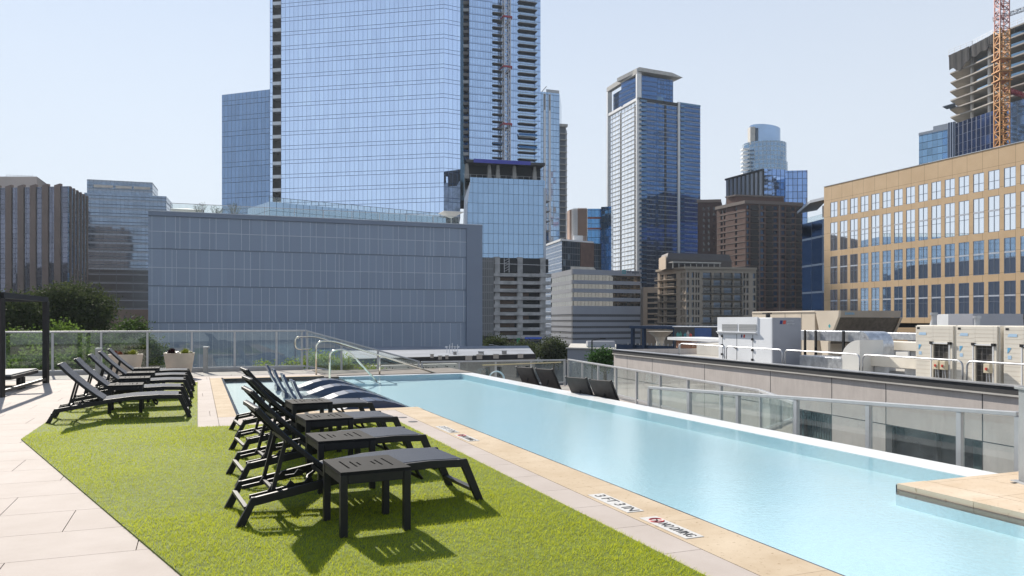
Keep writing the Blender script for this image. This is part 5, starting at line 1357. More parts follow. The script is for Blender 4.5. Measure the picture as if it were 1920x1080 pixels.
# ------------------------------------------------------------------ towers behind the tan office
bb = thing('blue_block', 'blue glass block showing just above the tan office roof', 'building', XY(1723,400))
A, B = XY(1723,405), XY(1778,392)
gbk = facade('mirror_blue_glass', (.20,.34,.50), .9, .05, 2.6, .1, 3.6, ((0,.09,(.06,.12,.2),.4,.2),), amp=.03, var=.35)
body(bb, [A,B,XY(1786,425),XY(1730,430)], GZ, zf(254,405), gbk, roofgrey, ['glass_curtain']*4)
f1, W1 = FR(A,B,0); MB().box(0,W1,-.3,.5,zf(254,405),zf(249.5,405)).build('parapet', galv, bb, f1); MB().box(W1*.5,W1,-.2,6,zf(249.4,405),zf(243,405)).build('plant_screen', galv, bb, f1)
ct = thing('unfinished_tower', 'unfinished concrete tower with open floors, netting and dark glass below', 'building', XY(1790,350))
nodes = [(1777,352),(1823,341.5),(1869.5,326),(1905,315),(1990,300)]
gl_d = facade('dark_fin_glass', (.045,.075,.17), .85, .06, 2.6, .5, 3.8, ((0,.06,(.02,.03,.06),.3,.3),), mull=(.03,.045,.09), amp=.015, var=.3)
P0, P1, P2, P3_ = XY(1777,352), XY(1791,349.5), XY(1869,326), XY(1990,300)
zg = zf(226,350)
body(ct, [P1, P2, XY(1905,360), XY(1805,372)], GZ, zg-1.5, gl_d, roofgrey, ['glass_curtain']*4)
gl_b = facade('sky_glass', (.34,.46,.62), .9, .04, 3.0, .25, 3.8, ((0,.07,(.06,.1,.18),.3,.3),), amp=.01, var=.15)
body(ct, [XY(1888,319), XY(1990,300), XY(2000,340), XY(1895,350)], GZ, zf(190,316), gl_b, roofgrey, ['glass_curtain']*4)
body(ct, [P0, P1, XY(1797,356), XY(1781,357)], GZ, zg-.5, facade('white_striped_corner', (.03,.05,.1), .6, .1, 1.05, .42, 50, (), mull=(.62,.66,.72), amp=0, var=.05), roofgrey, ['striped_wall']*4)
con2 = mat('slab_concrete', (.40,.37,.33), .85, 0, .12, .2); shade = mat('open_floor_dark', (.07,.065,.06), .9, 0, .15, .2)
tips = [219,204,187.5,171,154,137,120.5,104]
for k, ty in enumerate(tips):
    z = zf(ty, 353.5); sx = 1782-(1 if k % 2 else 0)
    poly = [XY(sx if k < 7 else 1778, 353.5), XY(1823,341), XY(1869.5,326), XY(1990,299), XY(2010,330), XY(1900,372), XY(1810,372)]
    MB().prism([(p.x,p.y) for p in poly], z-.55, z).build('floor_slab', con2, ct)
for px, Y in ((1825,342.5),(1858,331),(1890,321.5),(1930,313)):
    c = XY(px, Y); MB().prism([(c.x+.75*math.cos(a*1.0472), c.y+1.0+.75*math.sin(a*1.0472)) for a in range(6)], zf(226,345), zf(104,353.5)-.56).build('column', lightcon, ct)
m = MB(); q = [XY(1812,356), XY(1880,336), XY(1985,312), XY(1990,338), XY(1895,366), XY(1815,368)]
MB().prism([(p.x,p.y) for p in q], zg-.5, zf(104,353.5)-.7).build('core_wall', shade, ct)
net = mat('black_netting', (.035,.033,.034), .95, 0, .25, .25)
z1_, z0_ = zf(104,353.5)-.2, zf(139,353.5)
for a, b, dz in ((XY(1785,353),XY(1823,341.2),0),(XY(1825,341),XY(1858,330),2.6),(XY(1859,329.8),XY(1869,326),4)):
    f_, w_ = FR(a, b, 0); g = MB(); n_ = 10
    for k in range(n_):
        u0, u1 = w_*k/n_, w_*(k+1)/n_; y0, y1 = .10*math.sin(k*1.9)-1.4, .10*math.sin((k+1)*1.9)-1.4
        zz0 = z0_+dz+.8*math.sin(k*.9+dz)+(1.5*abs(k-5)/5); zz1 = z0_+dz+.8*math.sin((k+1)*.9+dz)+(1.5*abs(k-4)/5)
        g.add([(u0,y0,zz0),(u1,y1,zz1),(u1,y1-.2,z1_),(u0,y0-.2,z1_),(u0,y0+.15,zz0),(u1,y1+.15,zz1),(u1,y1,z1_),(u0,y0,z1_)], [(0,1,2,3),(7,6,5,4)])
    g.build('safety_net', net, ct, f_)
bsh = mat('blue_edge_sheet', (.04,.19,.38), .6, 0, .15, .3)
for k in (2,3,4,5,6):
    z = zf(tips[k],353.5)
    for a, b in ((1828,1857),(1893,1960)):
        if k == 6 and a == 1828: continue
        qa = XY(a, 341.0-(a-1825)*.325 if a < 1880 else 319.5); qb = XY(b, 341.0-(b-1825)*.325 if b < 1880 else 306)
        f_, w_ = FR(qa, qb, 0); MB().box(0,w_,.9,1.0,z+.02,z+1.1).build('edge_sheet', bsh, ct, f_)
m = MB(); z = zf(104,353.5)
ed = [XY(1779,353), XY(1823,341), XY(1869.5,326), XY(1990,299.5)]
for a, b in zip(ed, ed[1:]):
    n_ = max(3, int((b-a).length/3))
    for k in range(n_+1): q = a.lerp(b, k/n_); m.bar((q.x,q.y,z),(q.x,q.y,z+2.2),.12)
    for h_ in (1.1,2.1): m.bar((a.x,a.y,z+h_),(b.x,b.y,z+h_),.1)
m.build('edge_rail', galv, ct)
a = XY(1767,352); b = XY(1790,346); m = MB(); m.prism([a, b, XY(1793,353), XY(1775,356)], zf(200.5,352), zf(199.5,352)); m.build('loading_platform', mat('blue_grey_platform',(.12,.17,.25),.6,.2,.1), ct)
m = MB(); q = XY(1903,316); m.prism([q, XY(1925,312), XY(1928,322), XY(1906,324)], zf(53.5,316), zf(51,316)); m.bar((q.x+3,q.y+4,zf(104,353.5)),(q.x+3,q.y+4,zf(53.5,316)),.5); m.build('roof_hoarding', black, ct)
# tower crane
def lattice(m, p, q, wd, n, th, up=(0,0,1)):
    p, q = Vector(p), Vector(q); d = (q-p).normalized(); r0 = d.cross(Vector(up)).normalized(); r1 = r0.cross(d)
    cs = [(r0*a+r1*b)*wd/2 for a, b in ((-1,-1),(1,-1),(1,1),(-1,1))]
    for c in cs: m.bar(p+c, q+c, th*1.5)
    for k in range(n):
        a, b = p.lerp(q, k/n), p.lerp(q, (k+1)/n)
        for i in range(4):
            c0, c1 = cs[i], cs[(i+1) % 4]
            m.bar(a+c0, a+c1, th); m.bar(a+(c0 if k % 2 else c1), b+(c1 if k % 2 else c0), th)
tcx = XY(1878.5,305)
tc = thing('tower_crane', 'orange lattice tower crane mast rising before the unfinished tower', 'crane', tcx)
orange = mat('crane_orange', (.46,.20,.035), .55, .1, .12, .5); pink = mat('faded_red_steel', (.36,.15,.14), .55, .1, .1, .5)
m = MB(); lattice(m, (tcx.x,tcx.y,GZ), (tcx.x,tcx.y,zf(56,305)), 3.7, 46, .28, up=(0,1,0)); m.build('mast', orange, tc)
m = MB(); lattice(m, (tcx.x,tcx.y,zf(56,305)), (tcx.x,tcx.y,zf(-60,305)), 3.5, 10, .25, up=(0,1,0)); m.build('upper_mast', pink, tc)
for y in (112,135,152): z = zf(y,305); MB().box(tcx.x-2.5,tcx.x+2.5,tcx.y-2.6,tcx.y+2.6,z-.35,z+.1).build('collar', orange, tc)
m = MB(); z = zf(166,305); lattice(m, (tcx.x+2,tcx.y+1,z), (tcx.x+14,tcx.y+8,z-.6), 1.2, 6, .25); m.build('tie_arm', redp, tc)
j0, j1 = P3(1862,37,430), P3(2040,-24,400)
cj = thing('crane_jib', 'thin grey crane jib behind the orange crane mast, high over the unfinished tower', 'crane', (j1.x, j1.y, GZ))
m = MB(); lattice(m, j0, j1, 1.7, 26, .16); m.build('jib', galv, cj)
m = MB(); lattice(m, (j1.x,j1.y,GZ), (j1.x,j1.y,j1.z), 2.2, 40, .25, up=(0,1,0)); m.build('mast', galv, cj)

# ------------------------------------------------------------------ neighbouring building with concrete parapet
NA, NBp = XY(1151,45), XY(1915,19.9)
dN = (NBp-NA).normalized(); NE = NA+dN*33.0
fN, WN = FR(NA, NE, 0)
nb = thing('concrete_building', 'neighbouring concrete walled building with a dark parapet cap and rooftop plant', 'building', NA)
zpN = -.17
t = NT('stained_concrete'); o_ = t.obj(); sp = t.n('ShaderNodeSeparateXYZ'); t.put(sp.inputs[0], o_)
mp = t.n('ShaderNodeMapping'); t.put(mp.inputs[0], o_); mp.inputs['Scale'].default_value = (3.2,1,.5)
c0 = t.mix(t.ramp(t.noise(1.1,5,.6), .3, .7), (.52,.47,.435), (.62,.565,.525)); c0 = t.mix(t.M('MULTIPLY', t.ramp(t.noise(2.0,5,.65,mp.outputs[0]), .45, .8), .5), c0, (.42,.375,.35))
c0 = t.mix(t.M('MULTIPLY', t.ramp(t.noise(22,4,.6), .5, .75), .3), c0, (.40,.35,.335))
stc = t.done(t.pr(c0, .9, 0, .2, t.bump(t.noise(30,4), .3, .01)))
wx0, wx1 = upx(fN,1444.5), upx(fN,1559.5); wy0, wy1 = upx(fN,1661), upx(fN,1842)
zh = -1.73
rows_ = [(-4.6,zh),(-8.4,-5.6)]
fN2, _ = FR(NA, NE, 0)
punched(nb, fN2, WN, zpN-.28, [(wx0,wx1),(wy0,wy1)], rows_, .35, stc, mat('dark_tinted_glass',(.03,.035,.045),.04,.0,.2,.4,.9), mat('dark_window_frame',(.03,.03,.035),.4,.3,.1), mull=(1,()), fw=.06, wname='window', z0=GZ)
tealc = mat('teal_curtain', (.035,.085,.095), .8, 0, .3, 8)
for a, b in ((wx0+(wx1-wx0)*.42, wx1-.1),(wy1-(wy1-wy0)*.17, wy1-.08)):
    cu = MB(); n_ = 14
    for k in range(n_): u0, u1 = a+(b-a)*k/n_, a+(b-a)*(k+.7)/n_; cu.box(u0,u1,.325,.345,-4.5,zh-.08)
    cu.build('curtain', tealc, nb, fN)
for u in [upx(fN,p) for p in (1176,1223,1321,1444.5,1559.5,1661,1842)]:
    MB().box(u-.012,u+.012,-.004,-.001,-9,zpN-.285).build('panel_joint', dark_gap, nb, fN)
MB().box(0,WN,-.005,-.001,zh-.012,zh+.012).build('panel_joint', dark_gap, nb, fN)
MB().box(-.08,WN,-.10,.32,zpN-.03,zpN).build('parapet_cap', galv, nb, fN)
MB().box(-.05,WN,-.06,.25,zpN-.235,zpN-.032).build('parapet_band', mat('charcoal_flashing',(.045,.045,.048),.6,.1,.1), nb, fN)
MB().box(-.06,WN,-.09,.2,zpN-.28,zpN-.237).build('parapet_drip', lightcon, nb, fN)
zr_ = -.5
rfm = MB().box(0,WN,.33,26,zr_-.3,zr_); rfm.build('roof', mat('pale_roof_membrane',(.46,.44,.40),.85,0,.15,.4), nb, fN)
f1, W1 = FR(pt(fN,0,26).xy, NA, GZ); MB().quad((0,0,0),(W1,0,0),(W1,0,zpN-GZ),(0,0,zpN-GZ)).build('end_wall', stc, nb, f1)
f1, W1 = FR(NE, pt(fN,WN,26).xy, GZ); MB().quad((0,0,0),(W1,0,0),(W1,0,zr_-.3-GZ),(0,0,zr_-.3-GZ)).build('end_wall', stc, nb, f1)
# roof edge rails
d = .55
rl = [(1275,1358,'rooftop guard rail hoop left of the white generator'),(1362,1467,'rooftop guard rail hoop in front of the white generator'),(1472,1612,'rooftop guard rail hoop in front of the silver ducts'),(1618,1805,'rooftop guard rail hoop in front of the first condenser'),(1813,1990,'rooftop guard rail hoop in front of the last condensers')]
for a, b, lab in rl:
    u0, u1 = upx(fN,a,d), upx(fN,b,d); r = thing('guard_rail', lab, 'guard rail', pt(fN,u0,d,zr_), group='bent pipe guard rails along the roof edge')
    MB().tube(arc([(u0,d,zr_),(u0,d,.35),(u1,d,.35),(u1,d,zr_)], .2), .027, 8).build('rail_tube', galv, r, fN, smooth=True)
u0 = upx(fN,1273,d); r = thing('guard_rail', 'short guard rail hoop running inwards at the far roof corner', 'guard rail', pt(fN,u0,d,zr_), group='bent pipe guard rails along the roof edge')
MB().tube(arc([(u0,d,zr_),(u0,d,.35),(u0-.4,d+3.5,.42),(u0-.4,d+3.5,zr_)], .2), .027, 8).build('rail_tube', galv, r, fN, smooth=True)
# white generator
gx0, gx1, gd = upx(fN,1347,1.0), upx(fN,1449,1.0), 1.0
ge_ = thing('generator', 'white rooftop generator enclosure with its shaded end coloured grey and a louvred top', 'generator', pt(fN,gx0,gd,zr_))
zt = 1.5+4.3*33/F+.0
gw_ = 0
e0 = pt(fN,gx1,gd); k_ = (1502-960)/F
yd = fN.col[1]; gw_ = (k_*e0.y-e0.x)/(yd[0]-k_*yd[1])
wpaint = mat('white_enclosure', (.80,.82,.85), .4, 0, .03, 1); grey_and_shaded = mat('grey_metal_and_shaded_end', (.33,.34,.38), .45, 0, .04, 1)
MB().box(gx0,gx1-.06,gd,gd+gw_,zr_+.0,zt).build('enclosure', wpaint, ge_, fN, bevel=.02)
MB().box(gx1-.058,gx1,gd+.0,gd+gw_,zr_+.0,zt).build('end_panel', grey_and_shaded, ge_, fN)  # grey colour bakes in the shade on the end turned from the sun
um = upx(fN,1421.5,gd)
MB().box(gx0-.02,um,gd-.04,gd-.002,1.5+.0-.62,zt+.03).build('louvre_hood', wpaint, ge_, fN)
lv = facade('louvre_mesh', (.22,.23,.24), .3, .5, .08, .02, .07, ((0,.4,(.4,.41,.42),.3,.5),), mull=(.4,.41,.42), amp=0, var=.1)
for a, b in ((1352,1380.5),(1383.5,1416)):
    MB().box(upx(fN,a,gd-.1),upx(fN,b,gd-.1),gd-.055,gd-.041,zf(621,34.4),zf(608,34.4)).build('louvre', lv, ge_, fN)
MB().side([(0,0),(um-gx0,0),(um-gx0,.05),(0,.05)], gd-.12, gd-.045).build('drip_shelf', wpaint, ge_, fN @ Matrix.Translation((gx0,0,zf(624,34))))
m = MB()
for a in (1354.5,1381.5,1411.5): u = upx(fN,a,gd); m.box(u-.012,u+.012,gd-.006,gd-.001,zr_,zf(625,34))
m.build('door_seams', dark_gap, ge_, fN)
for a, ys in ((1354.5,(632,650,668)),(1411.5,(636,656,674)),(1379,(652.5,))):
    u = upx(fN,a,gd)
    for y in ys: MB().box(u-.06,u+.06,gd-.05,gd-.007,zf(y+2,33.5),zf(y-2,33.5)).build('hinge', black, ge_, fN)
redl = mat('red_logo',(.6,.07,.05),.5,0,.03); navy = mat('navy_logo',(.02,.035,.16),.5,0,.03); paleg = mat('pale_lettering',(.62,.63,.66),.5,0,.03)
def para(parent, x, z, w_, h_, m_, nm, fm_): MB().add([(x,-.012,z),(x+w_,-.012,z),(x+w_+h_*.18,-.012,z+h_),(x+h_*.18,-.012,z+h_)], [(0,1,2,3)]).build(nm, m_, parent, fm_)
fe, We = FR(pt(fN,gx1,gd).xy, pt(fN,gx1,gd+gw_).xy, 0)
Ye = pt(fN,gx1,gd).y
zl_ = zf(607.8,Ye); 
para(ge_, upx(fe,1461.5), zl_, .12, .15, navy, 'logo_mark', fe); para(ge_, upx(fe,1467.5), zl_, .13, .15, redl, 'logo_mark', fe)
for i, w_ in enumerate(('onsite','energy')):
    lettering(w_, .13, fe @ Matrix.Translation((upx(fe,1475),-.012,zf(603.5+5*i,Ye))) @ Matrix.Rotation(R(90),4,'X'), paleg, ge_, ext=.002)
fgn = fN @ Matrix.Translation((0,gd,0)); Yq = 33.4
para(ge_, upx(fgn,1389.5), zf(633.5,Yq), .10, .13, navy, 'logo_mark', fgn); para(ge_, upx(fgn,1394), zf(633.5,Yq), .12, .13, redl, 'logo_mark', fgn)
ue = upx(fN,1440,gd+1.2); m = MB(); m.tube([(ue,gd+1.2,zt),(ue,gd+1.2,zt+.16)], .1, 10); m.box(ue-.25,ue+.12,gd+1.08,gd+1.32,zt+.17,zt+.22); m.build('exhaust_cap', black, ge_, fN)
# big beige air handler
hx0, hd = upx(fN,1410,6.2), 6.2
hx1 = upx(fN,1528,hd)
ah = thing('air_handler', 'large beige rooftop air handler with a dark slanted intake hood', 'air handler', pt(fN,hx0,hd,zr_))
beige = mat('beige_metal', (.58,.50,.40), .5, 0, .05, 1); beiged = mat('beige_metal_dark', (.30,.26,.215), .55, 0, .05, 1)
Yh = pt(fN,hx1,hd).y; zt = zf(582.5,Yh)
MB().box(hx0,hx1,hd,hd+3.2,zr_,zt).build('casing', beige, ah, fN, bevel=.02)
m = MB()
for k in range(1,4): u = hx0+(hx1-hx0)*k/4+.3; m.box(u-.02,u+.02,hd-.006,hd-.001,zr_,zt-.1)
m.box(hx0,hx1,hd-.03,hd-.001,zt-.09,zt-.06); m.build('panel_seams', beiged, ah, fN)
us1 = upx(fN,1573,hd)
sv = [(hx1+.002,zt-.01),(us1,zt-.01),(us1-.05,zt-.30),(hx1+.95,zf(655,Yh-1)+.3),(hx1+.95,zr_+.05),(hx1+.6,zr_+.05),(hx1+.25,zt-.75)]
MB().side(sv, hd, hd+.12).build('hood_side', beige, ah, fN)
MB().side([(hx1+.003,zt-.012),(us1,zt-.012),(us1-.05,zt-.32),(hx1+.003,zt-.32)], hd+.121, hd+3.4).build('hood_top', beiged, ah, fN)
MB().add([(us1-.06,hd+.121,zt-.33),(us1-.06,hd+3.4,zt-.33),(hx1+.9,hd+3.4,zr_+.9),(hx1+.9,hd+.121,zr_+.9),(us1-.16,hd+.121,zt-.33),(us1-.16,hd+3.4,zt-.33),(hx1+.8,hd+3.4,zr_+.9),(hx1+.8,hd+.121,zr_+.9)],[(0,3,2,1),(4,5,6,7),(0,1,5,4),(3,7,6,2)]).build('intake_screen', mat('intake_mesh',(.10,.085,.07),.7,.1,.2,6), ah, fN)
MB().side([(us1,zt-.36),(us1,zt-.33),(hx1+.95,zr_+.92),(hx1+.95,zr_+.85)], hd+3.36, hd+3.48).build('hood_side', beiged, ah, fN)
fh, Wh = FR(pt(fN,us1,hd+.2).xy, pt(fN,us1,hd+3.3).xy, 0)
lettering('DAIKIN', .15, fh @ Matrix.Translation((.12,-.006,zt-.2)) @ Matrix.Rotation(R(90),4,'X'), mat('sky_blue_lettering',(.08,.36,.62),.5,0,.03), ah, ext=.002)
m = MB(); fdi = fN @ Matrix.Translation((hx1+1.05,hd-.004,zt-.72)); m.add([(-.09,0,0),(0,0,-.1),(.09,0,0),(0,0,.1)],[(0,1,2,3)]); m.build('diamond_label', tl_, ah, fdi)
# ducts
t = NT('foil_duct'); 
foil = t.done(t.pr(t.mix(t.ramp(t.noise(5,4),.3,.7),(.42,.44,.47),(.72,.74,.77)), t.mixf(t.noise(9,3),.18,.5), .75, .5, t.bump(t.noise(16,3),.35,.02)))
cream = mat('cream_duct', (.72,.67,.58), .55, 0, .08, 1.2)
dd0, dd1 = 3.0, 4.0
Yd = pt(fN,upx(fN,1570,dd0),dd0).y
zt1, zb1 = zf(620.5,Yd), zf(640,Yd)
uA, uB = upx(fN,1499,dd0), upx(fN,1612,dd0)
dk = thing('silver_duct', 'silver foil wrapped duct with a bend down between generator and condensers', 'duct', pt(fN,uA,dd0,zr_))
MB().box(uA,uB,dd0,dd1,zb1,zt1).build('duct_run', foil, dk, fN, bevel=.02)
hgt_ = zt1-zb1; prof = []
n_ = 8
for k in range(n_+1): a = math.pi/2*(1-k/n_); prof.append((uB+.05+(hgt_+.15)*math.cos(a), zb1-.15+(hgt_+.15)*math.sin(a)))
inn = [(uB+.05+.15*math.cos(math.pi/2*k/n_), zb1-.15+.15*math.sin(math.pi/2*k/n_)) for k in range(n_+1)]
for k in range(n_): MB
bend = MB(); outp = prof; inp_ = [(uB+.05+.12*math.cos(math.pi/2*(1-k/n_)), zb1-.15+.12*math.sin(math.pi/2*(1-k/n_))) for k in range(n_+1)]
for k in range(n_): bend.side([inp_[k],outp[k],outp[k+1],inp_[k+1]], dd0-.02, dd1+.02)
bend.build('duct_bend', foil, dk, fN)
MB().box(uB+.17,uB+.2+hgt_,dd0-.02,dd1+.02,zf(671,Yd)-.0,zb1-.15).build('duct_drop', foil, dk, fN)
m = MB()
for u in (uA+.5,uA+1.2,uB-.8): m.box(u-.05,u+.05,dd0-.12,dd0-.06,zr_,zt1+.0)
m.build('support_leg', black, dk, fN)
Yl = pt(fN,upx(fN,1540,1.7),1.7).y
dk2 = thing('foil_duct', 'lower crinkled foil duct with a white rounded elbow in front of the hood', 'duct', pt(fN,uA,1.7,zr_))
uC, uD = upx(fN,1499,1.7), upx(fN,1577,1.7)
MB().box(uC,uD,1.7,2.7,zf(690,Yl),zf(668.5,Yl)).build('duct_run', foil, dk2, fN, bevel=.02)
el = MB(); uE = upx(fN,1611,1.7); RR = (uE-uD)
ze = zf(672,Yl)
ou = [(uE-RR*1.02*math.cos(math.pi/2*k/8), ze+RR*.78*math.sin(math.pi/2*k/8)) for k in range(9)]
el.side([(uE,ze-.4),(uD,ze-.4)]+ou, 1.72, 2.72); el.build('elbow', mat('white_elbow',(.66,.65,.62),.45,0,.05,1), dk2, fN)
for i, (d_, a, b, y0, y1, lab) in enumerate(((4.4,1640,1722,641,658,'upper cream box duct running behind the condensers'),(2.2,1624,1722,669,690,'lower cream box duct running into the condensers'),(6.0,1634,1722,624,637,'grey foil duct behind the upper cream duct'))):
    u0, u1 = upx(fN,a,d_), upx(fN,b+60,d_); Yc = pt(fN,u0,d_).y-1.5
    r = thing('box_duct', lab, 'duct', pt(fN,u0,d_,zr_), group='box ducts left of the condensers')
    MB().box(u0,u1,d_,d_+.8,zf(y1,Yc),zf(y0,Yc)).build('duct_run', cream if i < 2 else foil, r, fN, bevel=.02)
    m = MB()
    for k in range(3): u = u0+.3+(u1-u0-.8)*k/2; m.box(u-.04,u+.04,d_+.1,d_+.7,zr_,zf(y1,Yc)-.002)
    m.build('support_leg', galv, r, fN)
# condensers
wcon = mat('ivory_metal', (.74,.69,.60), .45, 0, .04, 1.5); coil = facade('coil_grid', (.055,.05,.045), .3, .5, .155, .012, .155, ((0,.06,(.22,.21,.2),.4,.4),), mull=(.22,.21,.2), amp=0, var=.15)
skyb = mat('pale_blue_sticker',(.42,.6,.78),.5,0,.03); dd = 1.15
blub = mat('light_blue_mark',(.12,.4,.66),.5,0,.03)
cds = [(1717,1790,'first ivory condenser from the ducts, two isolator switches on its coil'),(1793,1873,'middle ivory condenser, one isolator switch on its coil'),(1882,1968,'last ivory condenser at the edge of the photo')]
for i, (a, b, lab) in enumerate(cds):
    u0, u1 = upx(fN,a,dd), upx(fN,b,dd); w_ = u1-u0; r = thing('condenser', lab, 'condenser unit', pt(fN,u0,dd,zr_), group='ivory rooftop condensers')
    zt = 1.34
    f_ = fN @ Matrix.Translation((u0,dd,0))
    c0, c1 = w_*.46, w_*.88
    m = MB(); zc0, zc1 = zr_+.1, zr_+1.27
    # casing with a recessed coil opening
    m.box(0,w_,.05,.9,zr_,zt); m.box(0,c0,0,.049,zr_,zt-.02); m.box(c1,w_-.06,0,.049,zr_,zt-.02); m.box(c0,c1,0,.049,zc1,zt-.02); m.box(c0,c1,0,.049,zr_,zc0)
    m.build('casing', wcon, r, f_, bevel=.006)
    fc, wc_ = FR(pt(f_,c0,.045).xy, pt(f_,c1,.045).xy, zc0); MB().quad((0,0,0),(wc_,0,0),(wc_,0,zc1-zc0),(0,0,zc1-zc0)).build('coil', coil, r, fc)
    t_ = MB(); t_.bar((c0-.03,-.04,zc0),(c0-.03,-.04,zc1+.03),.035); t_.bar((c1+.03,-.04,zc0),(c1+.03,-.04,zc1+.03),.035); t_.bar((c0-.03,-.04,zc1+.03),(c1+.03,-.04,zc1+.03),.035); t_.build('coil_guard', white_p, r, f_)
    for u in (c0-.03,c1+.03): MB().box(u-.05,u+.05,-.07,-.005,zc1+.0,zc1+.075).build('corner_bracket', black, r, f_)
    sm_ = MB()
    for k in range(1,14): z = zr_+.1+k*.125; sm_.box(.03,c0-.05,-.003,-.0005,z,z+.006)
    for k in range(4): z = zc1+.12+k*.11; sm_.box(c0-.05,w_-.1,-.003,-.0005,z,z+.006)
    sm_.build('panel_seams', beige, r, f_)
    MB().box(.06,.16,-.006,-.001,zt-.12,zt-.06).build('badge', black, r, f_)
    MB().add([(.12,-.006,zt-.30),(.42,-.006,zt-.30),(.42,-.006,zt-.22),(.16,-.006,zt-.22)],[(0,1,2,3)]).build('blue_sticker', skyb, r, f_)
    MB().add([(.12,-.006,zc1-.2),(.24,-.006,zc1-.03),(.12,-.006,zc1-.03)],[(0,1,2)]).build('corner_mark', blub, r, f_)
    MB().box(.13,.24,-.006,-.001,zc1-.34,zc1-.24).build('rating_label', skyb, r, f_)
    n_ = 2 if i == 0 else 1
    for k in range(n_):
        us_ = c0+(c1-c0)*(.5+.42*k if n_ == 2 else .95)
        rs = MB(); rs.box(us_-.1,us_+.1,-.22,-.1,zr_+.52,zr_+.78); o = rs.build('isolator_switch', mat('isolator_ivory',(.7,.62,.45),.5,0,.04) if i+k == 0 else bpy.data.materials['isolator_ivory'], r, f_, bevel=.01)
        MB().box(us_-.03,us_+.03,-.245,-.222,zr_+.60,zr_+.67).build('switch_knob', redl, o, f_)
        g_ = MB(); g_.tube([(us_-.05,-.16,zr_),(us_-.04,-.16,zr_+.52)], .018, 6); g_.tube([(us_+.09,-.16,zr_),(us_+.03,-.16,zr_+.52)], .018, 6); g_.build('conduit', galv, r, f_)
# pipes, grey plant box, dark roof band behind
for px, y, lab in ((1751.5,586,'grey vent pipe left of the grey plant box'),(1832,592,'grey vent pipe right of the grey plant box')):
    u = upx(fN,px,7); q = pt(fN,u,7,zr_); r = thing('vent_pipe', lab, 'vent pipe', q, group='rooftop vent pipes')
    MB().tube([q,(q.x,q.y,zf(y+5,q.y))], .10, 10).build('pipe', galv, r); MB().tube([(q.x,q.y,zf(y+5,q.y)),(q.x,q.y,zf(y,q.y))], .14, 10).build('cowl', galv, r)
u0, u1 = upx(fN,1778,8), upx(fN,1824,8)
r = thing('plant_box', 'grey sheet metal plant box above the middle condenser', 'plant box', pt(fN,u0,8,zr_))
Yc = pt(fN,u0,8).y; MB().box(u0,u1,8,10.5,zr_,zf(588.5,Yc)).build('casing', grey_and_shaded, r, fN)
MB().side([(u0-1.1,zf(597,Yc)-.3),(u0-.003,zf(597,Yc)-.9),(u0-.003,zf(588.5,Yc)),(u0-.9,zf(588.5,Yc)-.02)], 8.1, 10.4).build('sloped_end', white_p, r, fN)
u0, u1 = upx(fN,1826,12), upx(fN,2000,12)
r = thing('roof_parapet', 'dark capped grey parapet of the higher roof behind the condensers', 'parapet', pt(fN,u0,12,zr_))
Yc = pt(fN,u0,12).y; MB().box(u0,u1,12,20,zr_,zf(599,Yc)).build('wall', grey_and_shaded, r, fN); MB().box(u0-.1,u1,11.85,20,zf(599,Yc),zf(590,Yc)).build('cap', bpy.data.materials['charcoal_flashing'], r, fN)
q = XY(1640,60); q2 = XY(1735,58)
r = thing('tan_wall', 'low tan panelled wall under the tan office, behind the grey foil duct', 'wall', q); f_, w_ = FR(q,q2,GZ); MB().box(0,w_,0,1,0,zf(614.5,59)-GZ).build('wall', tan, r, f_)
# grey plant block and brick base left of the generator
u0, u1 = upx(fN,1306,5), upx(fN,1349,5)
r = thing('plant_block', 'plain pale grey plant block left of the generator', 'plant box', pt(fN,u0,5,zr_)); Yc = pt(fN,u0,5).y
MB().box(u0,u1+2,5,7,zr_,zf(642,Yc)).build('casing', lightcon, r, fN, bevel=.02)
u0 = upx(fN,1263,9); u1 = upx(fN,1350,9); Yc = pt(fN,u0,9).y
r = thing('brick_bulkhead', 'low orange brick roof bulkhead with a white capped slab', 'bulkhead', pt(fN,u0,9,zr_))
brickm = None
t = NT('orange_brick'); bn = t.n('ShaderNodeTexBrick'); mp = t.n('ShaderNodeMapping'); t.put(mp.inputs[0], t.obj()); mp.inputs['Rotation'].default_value = (R(90),0,0); t.put(bn.inputs[0], mp.outputs[0])
bn.inputs['Color1'].default_value = (.45,.2,.11,1); bn.inputs['Color2'].default_value = (.36,.15,.085,1); bn.inputs['Mortar'].default_value = (.4,.34,.28,1); bn.inputs['Scale'].default_value = 4
brickm = t.done(t.pr(bn.outputs[0], .85))
MB().box(u0+.4,u0+(u1-u0)*.42,9,11,zr_,zf(637,Yc)).build('wall', brickm, r, fN)
MB().box(u0+(u1-u0)*.42,u1+2,9.4,11,zr_,zf(637,Yc)).build('dark_wall', dark_gap, r, fN)
MB().box(u0-.2,u1+2,8.6,11.4,zf(637,Yc),zf(632,Yc)).build('roof_slab', white_p, r, fN)

# ------------------------------------------------------------------ steel canopy and screen beyond the parapet
cn = thing('steel_canopy', 'navy steel canopy on thin posts beyond the far end of the concrete parapet', 'canopy', XY(1200,64))
navs = mat('navy_steel', (.02,.04,.085), .5, .2, .1, .5)
a, b = XY(1180,66), XY(1264,62); f_, w_ = FR(a,b,0)
MB().box(0,w_,0,5,zf(616.5,64),zf(611,64)).build('roof_beam', navs, cn, f_)
for p in (1183,1204,1262): u = upx(f_,p); MB().box(u-.12,u+.12,.1,.35,GZ,zf(616.6,64)).build('post', navs, cn, f_)
MB().box(-2,w_,.4,.6,zf(660,64),zf(648,64)).build('low_screen', navs, cn, f_)
m = MB()
for k in range(12): u = w_*k/11-.5; m.box(u-.03,u+.03,.3,.38,zf(648,64),zf(644,64))
m.build('baluster', railsteel, cn, f_)
sb = thing('mural_board', 'dark board with small coloured figures beside a plain blue panel', 'sign board', XY(1264,60))
